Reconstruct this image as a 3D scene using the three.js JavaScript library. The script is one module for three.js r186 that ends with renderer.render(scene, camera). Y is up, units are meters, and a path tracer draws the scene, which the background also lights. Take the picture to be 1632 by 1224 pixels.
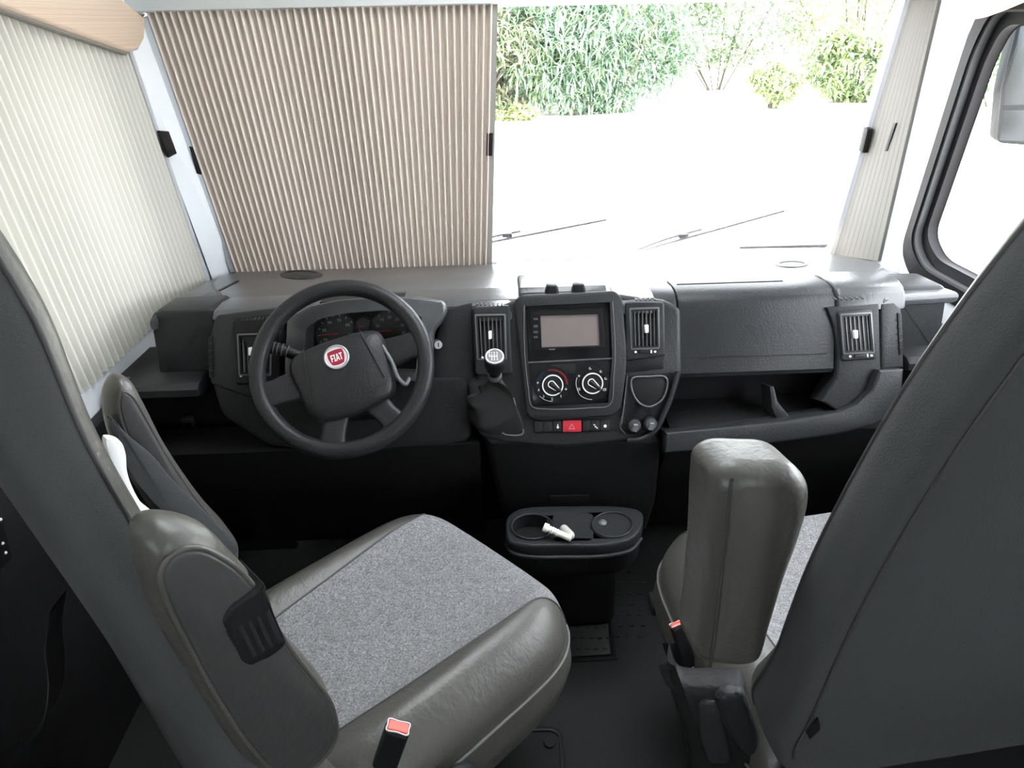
import * as THREE from 'three';
import { mergeGeometries, toCreasedNormals } from 'three/addons/utils/BufferGeometryUtils.js';
import { RoundedBoxGeometry } from 'three/addons/geometries/RoundedBoxGeometry.js';

// ---------------------------------------------------------------- camera, sky, sun, exposure
const scene = new THREE.Scene();
const FOCAL = 1119.6, W = 1632, H = 1224;
const camera = new THREE.PerspectiveCamera(2 * Math.atan(H / 2 / FOCAL) * 180 / Math.PI, W / H, 0.02, 400);
camera.position.set(-0.15, 1.47, 0);
camera.rotation.order = 'YXZ';
camera.rotation.set(-27.377 * Math.PI / 180, -1.602 * Math.PI / 180, -1.339 * Math.PI / 180);
camera.updateMatrixWorld(true);

let seedValue = 20517;
const rnd = () => { seedValue = (seedValue * 1664525 + 1013904223) >>> 0; return seedValue / 4294967296; };
const rr = (a, b) => a + (b - a) * rnd();

{ // bright hazy sky, all round
  const w = 256, h = 128, d = new Float32Array(w * h * 4);
  for (let j = 0; j < h; j++) for (let i = 0; i < w; i++) {
    const el = ((j + 0.5) / h - 0.5) * Math.PI, az = (i + 0.5) / w * 2 * Math.PI, o = (j * w + i) * 4;
    const cloud = 1 + 0.06 * Math.sin(az * 3 + el * 4) * Math.cos(el) + 0.04 * Math.sin(az * 7 - el * 9) * Math.cos(el);
    const up = Math.max(0, Math.sin(el)), k = (el > 0 ? 0.92 + 0.12 * up : 0.9) * cloud;
    d[o] = 0.96 * k; d[o + 1] = 1.0 * k; d[o + 2] = 1.05 * k; d[o + 3] = 1;
  }
  const t = new THREE.DataTexture(d, w, h, THREE.RGBAFormat, THREE.FloatType);
  t.mapping = THREE.EquirectangularReflectionMapping; t.magFilter = THREE.LinearFilter; t.needsUpdate = true;
  scene.background = t; scene.backgroundIntensity = 10;
}
const sun = new THREE.DirectionalLight(0xfff4e2, 5);
sun.position.set(-14, 34, 12); sun.target.position.set(0, 0, -14);
sun.castShadow = true; sun.shadow.radius = 2; sun.shadow.mapSize.set(2048, 2048);
Object.assign(sun.shadow.camera, { left: -30, right: 30, top: 30, bottom: -30, near: 1, far: 90 });
scene.add(sun, sun.target);

const renderer = new THREE.WebGLRenderer({ antialias: true });
renderer.toneMapping = THREE.LinearToneMapping;
renderer.toneMappingExposure = 1.35;
renderer.shadowMap.enabled = true;

// ---------------------------------------------------------------- helpers
const V = (x, y, z) => new THREE.Vector3(x, y, z);
const D = Math.PI / 180;
const ray = (x, y) => V((x - W / 2) / FOCAL, -(y - H / 2) / FOCAL, -1).applyQuaternion(camera.quaternion);
// a plane in the cab with its own axes; px(...) reads where photograph points meet it
function plane(o, n, u) {
  n = n.clone().normalize(); u = u.clone().addScaledVector(n, -u.dot(n)).normalize();
  return { o, n, u, v: n.clone().cross(u) };
}
function hit(x, y, pl) {
  const d = ray(x, y), t = pl.o.clone().sub(camera.position).dot(pl.n) / d.dot(pl.n);
  return camera.position.clone().addScaledVector(d, t);
}
const onX = (x, y, X) => hit(x, y, { o: V(X, 0, 0), n: V(1, 0, 0) });
const onY = (x, y, Y) => hit(x, y, { o: V(0, Y, 0), n: V(0, 1, 0) });
const onZ = (x, y, Z) => hit(x, y, { o: V(0, 0, Z), n: V(0, 0, 1) });
const flat = (p, pl) => { const q = p.clone().sub(pl.o); return new THREE.Vector2(q.dot(pl.u), q.dot(pl.v)); };
const px = (pts, pl) => pts.map(([x, y]) => flat(hit(x, y, pl), pl));
const lift = (pl, a, b, c = 0) => pl.o.clone().addScaledVector(pl.u, a).addScaledVector(pl.v, b).addScaledVector(pl.n, c);
const basis = (pl) => new THREE.Matrix4().makeBasis(pl.u, pl.v, pl.n).setPosition(pl.o);
function rounded(pts, r, seg = 4) { // polygon with rounded corners
  const out = [], n = pts.length;
  for (let i = 0; i < n; i++) {
    const p = pts[i], a = pts[(i + n - 1) % n].clone().sub(p), b = pts[(i + 1) % n].clone().sub(p);
    const k = Math.min(r, a.length() * 0.45, b.length() * 0.45);
    const s = p.clone().addScaledVector(a.normalize(), k), e = p.clone().addScaledVector(b.normalize(), k);
    for (let j = 0; j <= seg; j++) { const t = j / seg; out.push(s.clone().multiplyScalar((1 - t) * (1 - t)).addScaledVector(p, 2 * t * (1 - t)).addScaledVector(e, t * t)); }
  }
  return out;
}
const smooth = (pts, n = 60, closed = true) => new THREE.CatmullRomCurve3(pts.map((p) => V(p.x, p.y, p.z ?? 0)), closed, 'centripetal').getPoints(n).slice(0, closed ? -1 : undefined).map((p) => new THREE.Vector2(p.x, p.y));
// solid plate: outline (2D, on the plane), front face at off along the normal, depth behind it
function slab(pts, pl, depth, o = {}) {
  const sh = new THREE.Shape(o.r ? rounded(pts, o.r) : pts);
  for (const h of o.holes || []) sh.holes.push(new THREE.Path(h));
  const b = Math.min(o.bevel ?? 0.002, depth * 0.45);
  const g = new THREE.ExtrudeGeometry(sh, { depth: depth - 2 * b, bevelEnabled: b > 0, bevelSize: b, bevelThickness: b, bevelOffset: -b, bevelSegments: o.seg ?? 2, steps: 1 });
  g.translate(0, 0, (o.off || 0) - depth + b);
  g.applyMatrix4(basis(pl));
  return toCreasedNormals(g, 0.7);
}
// profile given as [z, y], extruded along x
function profX(pts, x0, x1, bevel = 0.004, crease = 0.6) {
  const sh = new THREE.Shape(pts.map(([z, y]) => new THREE.Vector2(-z, y)));
  const b = bevel, g = new THREE.ExtrudeGeometry(sh, { depth: x1 - x0 - 2 * b, bevelEnabled: b > 0, bevelSize: b, bevelThickness: b, bevelOffset: -b, bevelSegments: 2 });
  g.translate(0, 0, b);
  g.applyMatrix4(new THREE.Matrix4().makeBasis(V(0, 0, -1), V(0, 1, 0), V(1, 0, 0)).setPosition(x0, 0, 0));
  return toCreasedNormals(g, crease);
}
const tube = (pts, r, seg = 40, rad = 8, closed = false) => new THREE.TubeGeometry(new THREE.CatmullRomCurve3(pts, closed, 'centripetal'), seg, r, rad, closed);
const box = (w, h, d, x, y, z, r = 0.004) => { const g = new RoundedBoxGeometry(w, h, d, 2, Math.min(r, w / 2.1, h / 2.1, d / 2.1)); g.translate(x, y, z); return g; };
function grid(f, nu, nv, closeU = false) { // parametric sheet f(s, t) -> Vector3
  const pos = [], uv = [], idx = [];
  for (let j = 0; j <= nv; j++) for (let i = 0; i <= nu; i++) { const p = f(i / nu, j / nv); pos.push(p.x, p.y, p.z); uv.push(p.tu ?? i / nu, p.tv ?? j / nv); }
  for (let j = 0; j < nv; j++) for (let i = 0; i < nu; i++) { const a = j * (nu + 1) + i, b = a + 1, c = a + nu + 1, d = c + 1; idx.push(a, b, d, a, d, c); }
  const g = new THREE.BufferGeometry();
  g.setAttribute('position', new THREE.Float32BufferAttribute(pos, 3)); g.setAttribute('uv', new THREE.Float32BufferAttribute(uv, 2)); g.setIndex(idx);
  g.computeVertexNormals();
  if (closeU) { // weld the normals of the seam
    const n = g.attributes.normal;
    for (let j = 0; j <= nv; j++) { const a = j * (nu + 1), b = a + nu, m = V(n.getX(a) + n.getX(b), n.getY(a) + n.getY(b), n.getZ(a) + n.getZ(b)).normalize(); n.setXYZ(a, m.x, m.y, m.z); n.setXYZ(b, m.x, m.y, m.z); }
  }
  return g;
}
function merged(list) {
  const gs = list.map((g) => { const c = g.index ? g.toNonIndexed() : g; for (const k of Object.keys(c.attributes)) if (!['position', 'normal', 'uv'].includes(k)) c.deleteAttribute(k); return c; });
  return gs.length > 1 ? mergeGeometries(gs) : gs[0];
}
const boxUV = (g) => { // metre-sized coordinates on any shape, by the dominant axis of each face
  if (g.index) g = g.toNonIndexed();
  const p = g.attributes.position, n = g.attributes.normal, uv = new Float32Array(p.count * 2);
  for (let i = 0; i < p.count; i += 3) {
    const m = (f) => Math.abs(f.call(n, i) + f.call(n, i + 1) + f.call(n, i + 2)), a = m(n.getX), b = m(n.getY), c = m(n.getZ);
    for (let k = i; k < i + 3; k++) {
      const [u, v] = a > b && a > c ? [p.getZ(k), p.getY(k)] : b > c ? [p.getX(k), p.getZ(k)] : [p.getX(k), p.getY(k)];
      uv[k * 2] = u; uv[k * 2 + 1] = v;
    }
  }
  g.setAttribute('uv', new THREE.BufferAttribute(uv, 2)); return g;
};
// soft upholstered body: outline (2D on the plane), front at 0, thickness th, rounded by d
function axes2(pts) {
  const c = pts.reduce((s, p) => s.add(p), new THREE.Vector2()).divideScalar(pts.length); let xx = 0, yy = 0, xy = 0;
  for (const p of pts) { const a = p.x - c.x, b = p.y - c.y; xx += a * a; yy += b * b; xy += a * b; }
  const t = 0.5 * Math.atan2(2 * xy, xx - yy), e = new THREE.Vector2(Math.cos(t), Math.sin(t)), f = new THREE.Vector2(-e.y, e.x); let A = 0, B = 0;
  for (const p of pts) { const q = p.clone().sub(c); A = Math.max(A, Math.abs(q.dot(e))); B = Math.max(B, Math.abs(q.dot(f))); }
  return (p, inset, k = 1) => { const q = p.clone().sub(c); return c.clone().addScaledVector(e, q.dot(e) * k * Math.max(0, 1 - inset / A)).addScaledVector(f, q.dot(f) * k * Math.max(0, 1 - inset / B)); };
}
function pillow(pts, P, th, d, dome = 0.006) {
  const shrink = axes2(pts), prof = [], n = pts.length;
  for (let i = 0; i <= 6; i++) prof.push([d, i / 6, -th - dome * 0]);
  for (let i = 0; i <= 14; i++) { const a = i / 14 * Math.PI / 2; prof.push([d * (1 - Math.sin(a)), 1, -th + d - d * Math.cos(a)]); }
  for (let i = 0; i <= 14; i++) { const a = i / 14 * Math.PI / 2; prof.push([d * (1 - Math.cos(a)), 1, -d + d * Math.sin(a)]); }
  for (let i = 1; i <= 8; i++) { const k = 1 - i / 8; prof.push([d, k, dome * (1 - k * k)]); }
  return grid((s, v) => { const [ins, k, z] = prof[Math.round(v * (prof.length - 1))], i = Math.round(s * n) % n, q = shrink(pts[i], ins, k); return lift(P, q.x, q.y, z); }, n, prof.length - 1, true);
}
const used = {};
const numbered = (n) => { const k = used[n] = (used[n] ?? -1) + 1; return k ? `${n}_${String(k).padStart(3, '0')}` : n; };
function thing(name, label, category, p, group) {
  const o = new THREE.Group(); o.name = numbered(name); o.position.copy(p); scene.add(o);
  o.userData = { label, category }; if (group) o.userData.group = group;
  return o;
}
const worldOf = (o) => { const p = V(0, 0, 0); for (let q = o; q && q !== scene; q = q.parent) p.add(q.position); return p; };
function part(parent, name, geos, m, label) { // geometry comes in cab coordinates
  let g = merged([].concat(geos)); const q = worldOf(parent); g.translate(-q.x, -q.y, -q.z);
  if (m.userData.metre) g = boxUV(g);
  const o = new THREE.Mesh(g, m); o.name = name; o.castShadow = o.receiveShadow = true; parent.add(o);
  if (label) o.userData.label = label;
  return o;
}
function single(name, geos, m, label, category, group) {
  let g = merged([].concat(geos)); g.computeBoundingBox(); const b = g.boundingBox, q = V((b.min.x + b.max.x) / 2, b.min.y, (b.min.z + b.max.z) / 2);
  g.translate(-q.x, -q.y, -q.z); if (m.userData.metre) g = boxUV(g);
  const o = new THREE.Mesh(g, m); o.name = numbered(name); o.position.copy(q); o.castShadow = o.receiveShadow = true; scene.add(o);
  o.userData = { label, category }; if (group) o.userData.group = group;
  return o;
}
function struct(name, geos, m, label) {
  let g = merged([].concat(geos)); if (m.userData.metre) g = boxUV(g);
  const o = new THREE.Mesh(g, m); o.name = name; o.castShadow = o.receiveShadow = true; scene.add(o);
  o.userData = { kind: 'structure', label }; return o;
}

// ---------------------------------------------------------------- materials
function noiseTex(n, f, srgb = false) {
  const d = new Uint8Array(n * n * 4);
  for (let y = 0; y < n; y++) for (let x = 0; x < n; x++) { const c = f(x / n, y / n), o = (y * n + x) * 4; d[o] = c[0]; d[o + 1] = c[1]; d[o + 2] = c[2]; d[o + 3] = 255; }
  const t = new THREE.DataTexture(d, n, n); t.wrapS = t.wrapT = THREE.RepeatWrapping; t.magFilter = THREE.LinearFilter; t.minFilter = THREE.LinearMipmapLinearFilter; t.generateMipmaps = true;
  if (srgb) t.colorSpace = THREE.SRGBColorSpace; t.needsUpdate = true; return t;
}
const lattice = Array.from({ length: 4096 }, () => rnd());
const vnoise = (u, v, k) => { // tiling value noise with k cells
  const x = u * k, y = v * k, i = Math.floor(x), j = Math.floor(y), a = x - i, b = y - j, s = a * a * (3 - 2 * a), t = b * b * (3 - 2 * b);
  const L = (p, q) => lattice[(((p % k + k) % k) * 71 + ((q % k + k) % k) * 131 + k * 17) % 4096];
  return (L(i, j) * (1 - s) + L(i + 1, j) * s) * (1 - t) + (L(i, j + 1) * (1 - s) + L(i + 1, j + 1) * s) * t;
};
const grainTex = noiseTex(256, (u, v) => { const c = 255 * (0.5 * vnoise(u, v, 64) + 0.5 * vnoise(u, v, 32)); return [c, c, c]; });
const creaseTex = noiseTex(512, (u, v) => { const c = 255 * (0.45 * vnoise(u, v, 8) + 0.3 * vnoise(u, v, 32) + 0.25 * vnoise(u, v, 96)); return [c, c, c]; });
const weaveTex = noiseTex(512, (u, v) => { const c = 255 * Math.min(1, 0.55 * vnoise(u, v, 128) + 0.45 * rnd()); return [c, c, c]; });
const meltTex = noiseTex(512, (u, v) => { const c = 112 + 34 * (vnoise(u, v, 128) - 0.5) + 48 * (vnoise(u, v, 256) - 0.5) + 40 * (rnd() - 0.5); return [c, c, c + 1]; }, true);
const rep = (t, k) => { const c = t.clone(); c.repeat.set(k, k); c.needsUpdate = true; return c; };
const metre = (m) => { m.userData.metre = true; return m; };
const std = (c, roughness, o = {}) => new THREE.MeshStandardMaterial({ color: c, roughness, ...o });
const dull = (c, roughness, o = {}) => new THREE.MeshPhysicalMaterial({ color: c, roughness, specularIntensity: 0.45, ...o });
const lin = (r, g, b) => new THREE.Color().setRGB(r, g, b);
const grain8 = rep(grainTex, 9), weave5 = rep(weaveTex, 5), crease3 = rep(creaseTex, 3);
const M = {
  dash: metre(dull(lin(0.019, 0.02, 0.0213), 0.42, { bumpMap: grain8, bumpScale: 0.0004 })),
  dashTop: metre(std(lin(0.055, 0.057, 0.06), 0.28, { bumpMap: grain8, bumpScale: 0.0003 })),
  dashDark: metre(dull(lin(0.007, 0.007, 0.0075), 0.55, { bumpMap: grain8, bumpScale: 0.0004 })),
  black: dull(lin(0.01, 0.01, 0.011), 0.5),
  gloss: dull(lin(0.008, 0.008, 0.009), 0.14),
  trim: std(lin(0.09, 0.092, 0.095), 0.35),
  wheel: metre(dull(lin(0.017, 0.017, 0.018), 0.38, { bumpMap: grain8, bumpScale: 0.0004 })),
  silver: std(lin(0.38, 0.39, 0.4), 0.3, { metalness: 0.7 }),
  white: std(lin(0.8, 0.8, 0.79), 0.5),
  wall: metre(std(lin(0.82, 0.855, 0.88), 0.42)),
  ceiling: metre(std(lin(0.74, 0.77, 0.77), 0.6)),
  alu: std(lin(0.62, 0.64, 0.67), 0.32, { metalness: 0.35 }),
  beige: metre(std(lin(0.25, 0.24, 0.22), 0.6)),
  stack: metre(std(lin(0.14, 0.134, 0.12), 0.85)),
  cream: metre(std(lin(0.72, 0.62, 0.52), 0.55)),
  rubber: std(lin(0.035, 0.035, 0.04), 0.5),
  seal: dull(lin(0.006, 0.0055, 0.007), 0.6),
  shade: metre(new THREE.MeshPhysicalMaterial({ color: lin(0.61, 0.545, 0.485), roughness: 0.95, transmission: 0.02, thickness: 0 })),
  shadeSide: metre(new THREE.MeshPhysicalMaterial({ color: lin(0.55, 0.54, 0.49), roughness: 0.95, transmission: 0.04, thickness: 0 })),
  leather: metre(std(lin(0.062, 0.06, 0.054), 0.4, { bumpMap: crease3, bumpScale: 0.0012 })),
  leatherDark: metre(std(lin(0.036, 0.035, 0.035), 0.5, { bumpMap: crease3, bumpScale: 0.001 })),
  fabric: metre(std(0xffffff, 0.95, { map: rep(meltTex, 3.2), bumpMap: weave5, bumpScale: 0.0006 })),
  fabricLight: metre(std(lin(0.3, 0.305, 0.31), 0.95, { bumpMap: weave5, bumpScale: 0.0006 })),
  fabricBack: metre(std(lin(0.042, 0.0445, 0.0455), 0.95, { bumpMap: weave5, bumpScale: 0.0005 })),
  piping: std(lin(0.1, 0.1, 0.095), 0.6),
  floor: metre(dull(lin(0.015, 0.0165, 0.0165), 0.7, { bumpMap: rep(creaseTex, 4), bumpScale: 0.001 })),
  mat: metre(std(lin(0.014, 0.014, 0.0145), 0.5, { bumpMap: rep(grainTex, 3), bumpScale: 0.001 })),
  red: std(lin(0.5, 0.015, 0.035), 0.4),
  buckle: std(lin(0.75, 0.09, 0.06), 0.35),
  screen: std(lin(0.16, 0.13, 0.124), 0.28),
  glass: new THREE.MeshPhysicalMaterial({ color: 0xffffff, roughness: 0.0, transmission: 1, thickness: 0, ior: 1.5, specularIntensity: 0.15 }),
  gravel: metre(std(lin(0.62, 0.6, 0.55), 0.95)),
  paper: std(lin(0.75, 0.72, 0.64), 0.6),
};
const canvasMat = (w, h, draw, rough = 0.4) => {
  const c = document.createElement('canvas'); c.width = w; c.height = h; draw(c.getContext('2d'), w, h);
  const t = new THREE.CanvasTexture(c); t.colorSpace = THREE.SRGBColorSpace; return std(0xffffff, rough, { map: t });
};
// wood grain
{
  const c = document.createElement('canvas'); c.width = 512; c.height = 512; const g = c.getContext('2d');
  g.fillStyle = '#bfab99'; g.fillRect(0, 0, 512, 512);
  for (let i = 0; i < 420; i++) { const y = rr(0, 512); g.strokeStyle = `rgba(${rnd() < 0.5 ? '168,136,114' : '222,204,188'},${rr(0.05, 0.22)})`; g.lineWidth = rr(0.6, 3.5); g.beginPath(); g.moveTo(0, y); g.bezierCurveTo(170, y + rr(-6, 6), 340, y + rr(-6, 6), 512, y + rr(-3, 3)); g.stroke(); }
  const t = new THREE.CanvasTexture(c); t.colorSpace = THREE.SRGBColorSpace; t.wrapS = t.wrapT = THREE.RepeatWrapping; t.repeat.set(1.6, 4);
  M.wood = metre(std(0xffffff, 0.5, { map: t }));
}

// ---------------------------------------------------------------- the motorhome body
const SX = 1.08; // inner half width of the cab
const wsZ = (y) => -2.335 + (y - 0.729) * 0.1671; // inner face of the windscreen
const WS = plane(V(0, 0.729, -2.335), V(0, -0.129, 0.772), V(1, 0, 0));
const WALLX = (s) => plane(V(s * SX, 0, 0), V(-s, 0, 0), V(0, 0, s)); // u runs along +-z, v = y
const zy = (pts, s) => pts.map(([z, y]) => new THREE.Vector2(z * s, y));
const sideOutline = [[3.4, -0.1], [3.4, 2.05], [-1.9, 2.05], [wsZ(1.62), 1.62], [wsZ(0.6), 0.6], [wsZ(0.6), -0.1]];
const cabWindow = [[-0.36, 0.79], [-1.9, 0.79], [-1.985, 0.85], [-1.92, 1.4], [-1.88, 1.5], [-0.36, 1.5]];
const livingWindow = [[0.7, 0.95], [0.7, 1.55], [2.0, 1.55], [2.0, 0.95]];
for (const [s, side] of [[-1, 'left'], [1, 'right']]) {
  struct(`wall_${side}`, slab(zy(sideOutline, s), WALLX(s), 0.05, { holes: [rounded(zy(cabWindow, s), 0.06), rounded(zy(livingWindow, s), 0.06)], bevel: 0 }), M.wall, `white ${side} side wall of the cab with window openings`);
}
const floorG = box(2 * SX + 0.1, 0.06, 5.85, 0, -0.03, 0.49, 0.001);
const floorMesh = struct('floor', floorG, M.floor, 'dark charcoal rubber cab floor');
{ // ceiling, with an unseen roof light added to brighten the cab seats
  const P = plane(V(0, 2.005, 0), V(0, -1, 0), V(1, 0, 0)), q = (a) => a.map(([x, z]) => flat(V(x, 2.005, z), P));
  const hatch = rounded(q([[-0.3, -1.72], [0.55, -1.72], [0.55, -1.08], [-0.3, -1.08]]), 0.05);
  struct('ceiling', slab(q([[-1.13, -1.92], [1.13, -1.92], [1.13, 3.4], [-1.13, 3.4]]), P, 0.05, { holes: [hatch], bevel: 0 }), M.ceiling, 'pale ceiling of the motorhome with an opening for the added roof light');
  struct('window_6', slab(hatch, P, 0.006, { off: -0.03, bevel: 0 }), M.glass, 'added unseen roof light brightening the cab seats');
}
struct('wall_rear', slab(rounded([[-1.13, -0.06], [1.13, -0.06], [1.13, 2.05], [-1.13, 2.05]].map((p) => new THREE.Vector2(...p)), 0.01), plane(V(0, 0, 3.35), V(0, 0, -1), V(-1, 0, 0)), 0.05, { bevel: 0 }), M.ceiling, 'rear end wall behind the camera');
{ // windscreen surround: front bulkhead, header and a frame hole
  const wsHole = [[232, 26], [560, 14], [900, -2], [1447, -6], [1326, 405], [900, 412], [374, 434]].map(([x, y]) => flat(hit(x, y, WS), WS));
  const out = [[-1.13, -0.8], [1.13, -0.72], [1.13, 0.93], [-1.13, 0.93]].map((p) => new THREE.Vector2(...p));
  struct('wall_front', slab(out, WS, 0.05, { holes: [rounded(wsHole, 0.03)], bevel: 0 }), M.wall, 'white front wall framing the wide windscreen');
  const head = profX([[wsZ(1.5) + 0.003, 1.503], [wsZ(1.5) + 0.07, 1.512], [-1.86, 2.0], [-2.1, 2.0], [wsZ(1.62), 1.62]], -1.08, 1.08, 0.003);
  struct('trim_1', head, M.ceiling, 'pale header panel above the windscreen');
  const pane = [[-1.12, -0.06], [1.12, -0.06], [1.12, 0.86], [-1.12, 0.86]].map((p) => new THREE.Vector2(...p));
  struct('window_1', slab(pane, WS, 0.006, { off: -0.056, bevel: 0 }), M.glass, 'wide clear windscreen');
  // black printed border at the upper edge of the glass
  struct('trim_2', slab(px([[795, 4], [905, -2], [1100, -8], [1100, -22], [795, -10]], WS), WS, 0.008, { off: -0.045, bevel: 0.001 }), M.rubber, 'dark seal along the top edge of the windscreen');
  struct('trim_3', slab(px([[1185, 402], [1330, 398], [1330, 403], [1185, 405]], WS), WS, 0.01, { off: -0.04, bevel: 0.001 }), M.rubber, 'thin dark seal at the lower right windscreen edge');
}
// pillars: pale strips between windscreen and side windows
function strip(a0, a1, b0, b1, d) { // quad a0-a1 / b0-b1 with thickness d (vector)
  const P = [a0, a1, b1, b0], Q = P.map((p) => p.clone().add(d)), pos = [];
  const quad = (a, b, c, e) => { for (const p of [a, b, c, a, c, e]) pos.push(p.x, p.y, p.z); };
  quad(...P); quad(Q[3], Q[2], Q[1], Q[0]);
  for (let i = 0; i < 4; i++) { const j = (i + 1) % 4; quad(P[i], Q[i], Q[j], P[j]); }
  const g = new THREE.BufferGeometry(); g.setAttribute('position', new THREE.Float32BufferAttribute(pos, 3)); g.setAttribute('uv', new THREE.Float32BufferAttribute(new Float32Array(pos.length / 3 * 2), 2)); g.computeVertexNormals(); return g;
}
struct('trim_4', strip(onX(200, 70, -1.07), onX(240, 20, -1.0).setZ(wsZ(1.5) + 0.012).setX(-1.06), onX(345, 462, -1.07), V(-1.0, 0.69, wsZ(0.69) + 0.012), V(-0.02, 0, -0.04)), M.wall, 'white windscreen pillar on the left');
struct('trim_5', strip(V(1.075, 1.53, wsZ(1.53) + 0.1), V(1.0785, 1.53, -1.93), V(1.075, 0.7, wsZ(0.7) + 0.2), V(1.0785, 0.7, -2.0), V(0.02, 0, -0.01)), M.wall, 'white windscreen pillar on the right');
// side windows
for (const [s, n] of [[1, 2], [-1, 3]]) {
  const P = WALLX(s), ring = rounded(zy(cabWindow, s), 0.09, 8);
  const c = new THREE.Vector2(); ring.forEach((p) => c.add(p)); c.divideScalar(ring.length);
  const inset = (d) => ring.map((p) => { const q = p.clone().sub(c); return c.clone().add(new THREE.Vector2(q.x * (1 - d / 0.8), q.y * (1 - d / 0.36))); });
  const win = new THREE.Group(); win.name = `window_${n}`; win.userData = { kind: 'structure', label: s > 0 ? 'right side cab window with black rubber frame' : 'left side cab window behind the pleated blind' }; scene.add(win);
  part(win, 'rubber_seal', slab(inset(-0.016), P, 0.03, { off: 0.01, holes: [inset(0.028)], bevel: 0.004 }), M.seal);
  part(win, 'inner_frame', slab(inset(0.024), P, 0.05, { off: 0.002, holes: [inset(0.034)], bevel: 0.003 }), M.trim);
  part(win, 'outer_frame', slab(inset(0.03), P, 0.03, { off: -0.02, holes: [inset(0.06)], bevel: 0.003 }), M.seal);
  part(win, 'pane', slab(inset(0.03), P, 0.005, { off: -0.045, bevel: 0 }), M.glass);
  struct(`window_${n + 2}`, slab(rounded(zy(livingWindow, s), 0.06), P, 0.005, { off: -0.02, bevel: 0 }), M.glass, `living area window on the ${s > 0 ? 'right' : 'left'} behind the camera`);
}
// dark lower lining of the side walls
for (const s of [-1, 1]) {
  const pts = zy([[-2.2, 0.0], [-2.2, 0.62], [-1.55, 0.68], [-1.2, 0.68], [-0.95, 0.8], [-0.45, 0.8], [-0.25, 1.1], [1.2, 1.1], [1.2, 0.0]], s);
  struct(s < 0 ? 'baseboard_left' : 'baseboard_right', slab(pts, WALLX(s), 0.035, { off: 0.036, bevel: 0.006 }), M.dashDark, `dark plastic lining on the lower ${s < 0 ? 'left' : 'right'} wall`);
}

// ---------------------------------------------------------------- blinds
function pleats(top, bot, n, depth, normal, rowsN = 10, fanZig = false) { // top/bot: functions t -> point
  const per = 8, nu = n * per;
  return grid((s, t) => {
    const k = s * n, f = k - Math.floor(k), tri = f < 0.5 ? f * 2 : 2 - f * 2, wv = depth * (0.5 - 0.5 * Math.cos(Math.PI * tri)) * (1 + 0.12 * Math.sin(Math.floor(k) * 12.9));
    const p = top(s).clone().lerp(bot(s), t).addScaledVector(normal, wv);
    return p;
  }, nu, rowsN);
}
{
  const at = (x, y) => hit(x, y, plane(V(0, 0.729, -2.335 + 0.028), V(0, -0.129, 0.772), V(1, 0, 0)));
  const a = at(232, 14), b = at(789, -12), c = at(377, 432), d = at(778, 419), n = WS.n;
  const t = thing('pleated_blind', 'beige pleated windscreen blind drawn across the left half behind the steering wheel', 'blind', V((a.x + b.x) / 2, c.y, a.z));
  const line = (p, q) => (s) => p.clone().lerp(q, s);
  part(t, 'pleated_fabric', pleats(line(a, b), line(c.clone().add(c.clone().sub(a).multiplyScalar(0.05)), d.clone().add(d.clone().sub(b).multiplyScalar(0.05))), 46, 0.026, n), M.shade);
  part(t, 'end_rail', strip(at(782, 3), at(793, 2), at(776, 419), at(784, 418), n.clone().multiplyScalar(0.02)), M.beige);
  part(t, 'side_rail', strip(at(229, 26), at(238, 24), at(372, 435), at(379, 434), n.clone().multiplyScalar(0.018)), M.alu, 'grey fixing rail');
  const h = plane(at(781, 230).addScaledVector(n, 0.026), n, V(1, 0, 0));
  part(t, 'handle', slab(px([[776, 213], [786, 213], [785, 249], [775, 249]], h), h, 0.02, { bevel: 0.003 }), M.black, 'black grip on the leading edge');
  const h2 = plane(at(313, 255).addScaledVector(n, 0.024), n, V(1, 0, 0));
  part(t, 'handle', slab(px([[301, 234], [308, 236], [322, 275], [320, 279], [313, 277]], h2), h2, 0.02, { bevel: 0.003 }), M.black, 'black grip at the pillar side');
}
{
  const X = -1.07, at = (x, y) => onX(x, y, X);
  const top = (s) => V(X, 1.56, THREE.MathUtils.lerp(-0.3, -1.985, s));
  const bot = (s) => V(X, 0.775 - 0.02 * s, THREE.MathUtils.lerp(-0.3, -2.175, s));
  const t = thing('pleated_blind', 'cream pleated blind closing the left side window beside the driver seat', 'blind', V(X, 0.75, -1.55));
  part(t, 'pleated_fabric', pleats(top, bot, 66, 0.02, V(1, 0, 0)), M.shadeSide);
  part(t, 'end_rail', strip(V(X, 1.56, -1.985), V(X, 1.56, -2.005), V(X, 0.745, -2.17), V(X, 0.745, -2.19), V(0.02, 0, 0)), M.alu, 'pale aluminium leading rail');
  const h = plane(V(X + 0.034, 0, 0), V(1, 0, 0), V(0, 0, -1));
  part(t, 'handle', slab(px([[256, 208], [270, 209], [283, 245], [272, 251], [265, 240]], h), h, 0.012, { bevel: 0.004 }), M.black, 'black grip');
}
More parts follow.
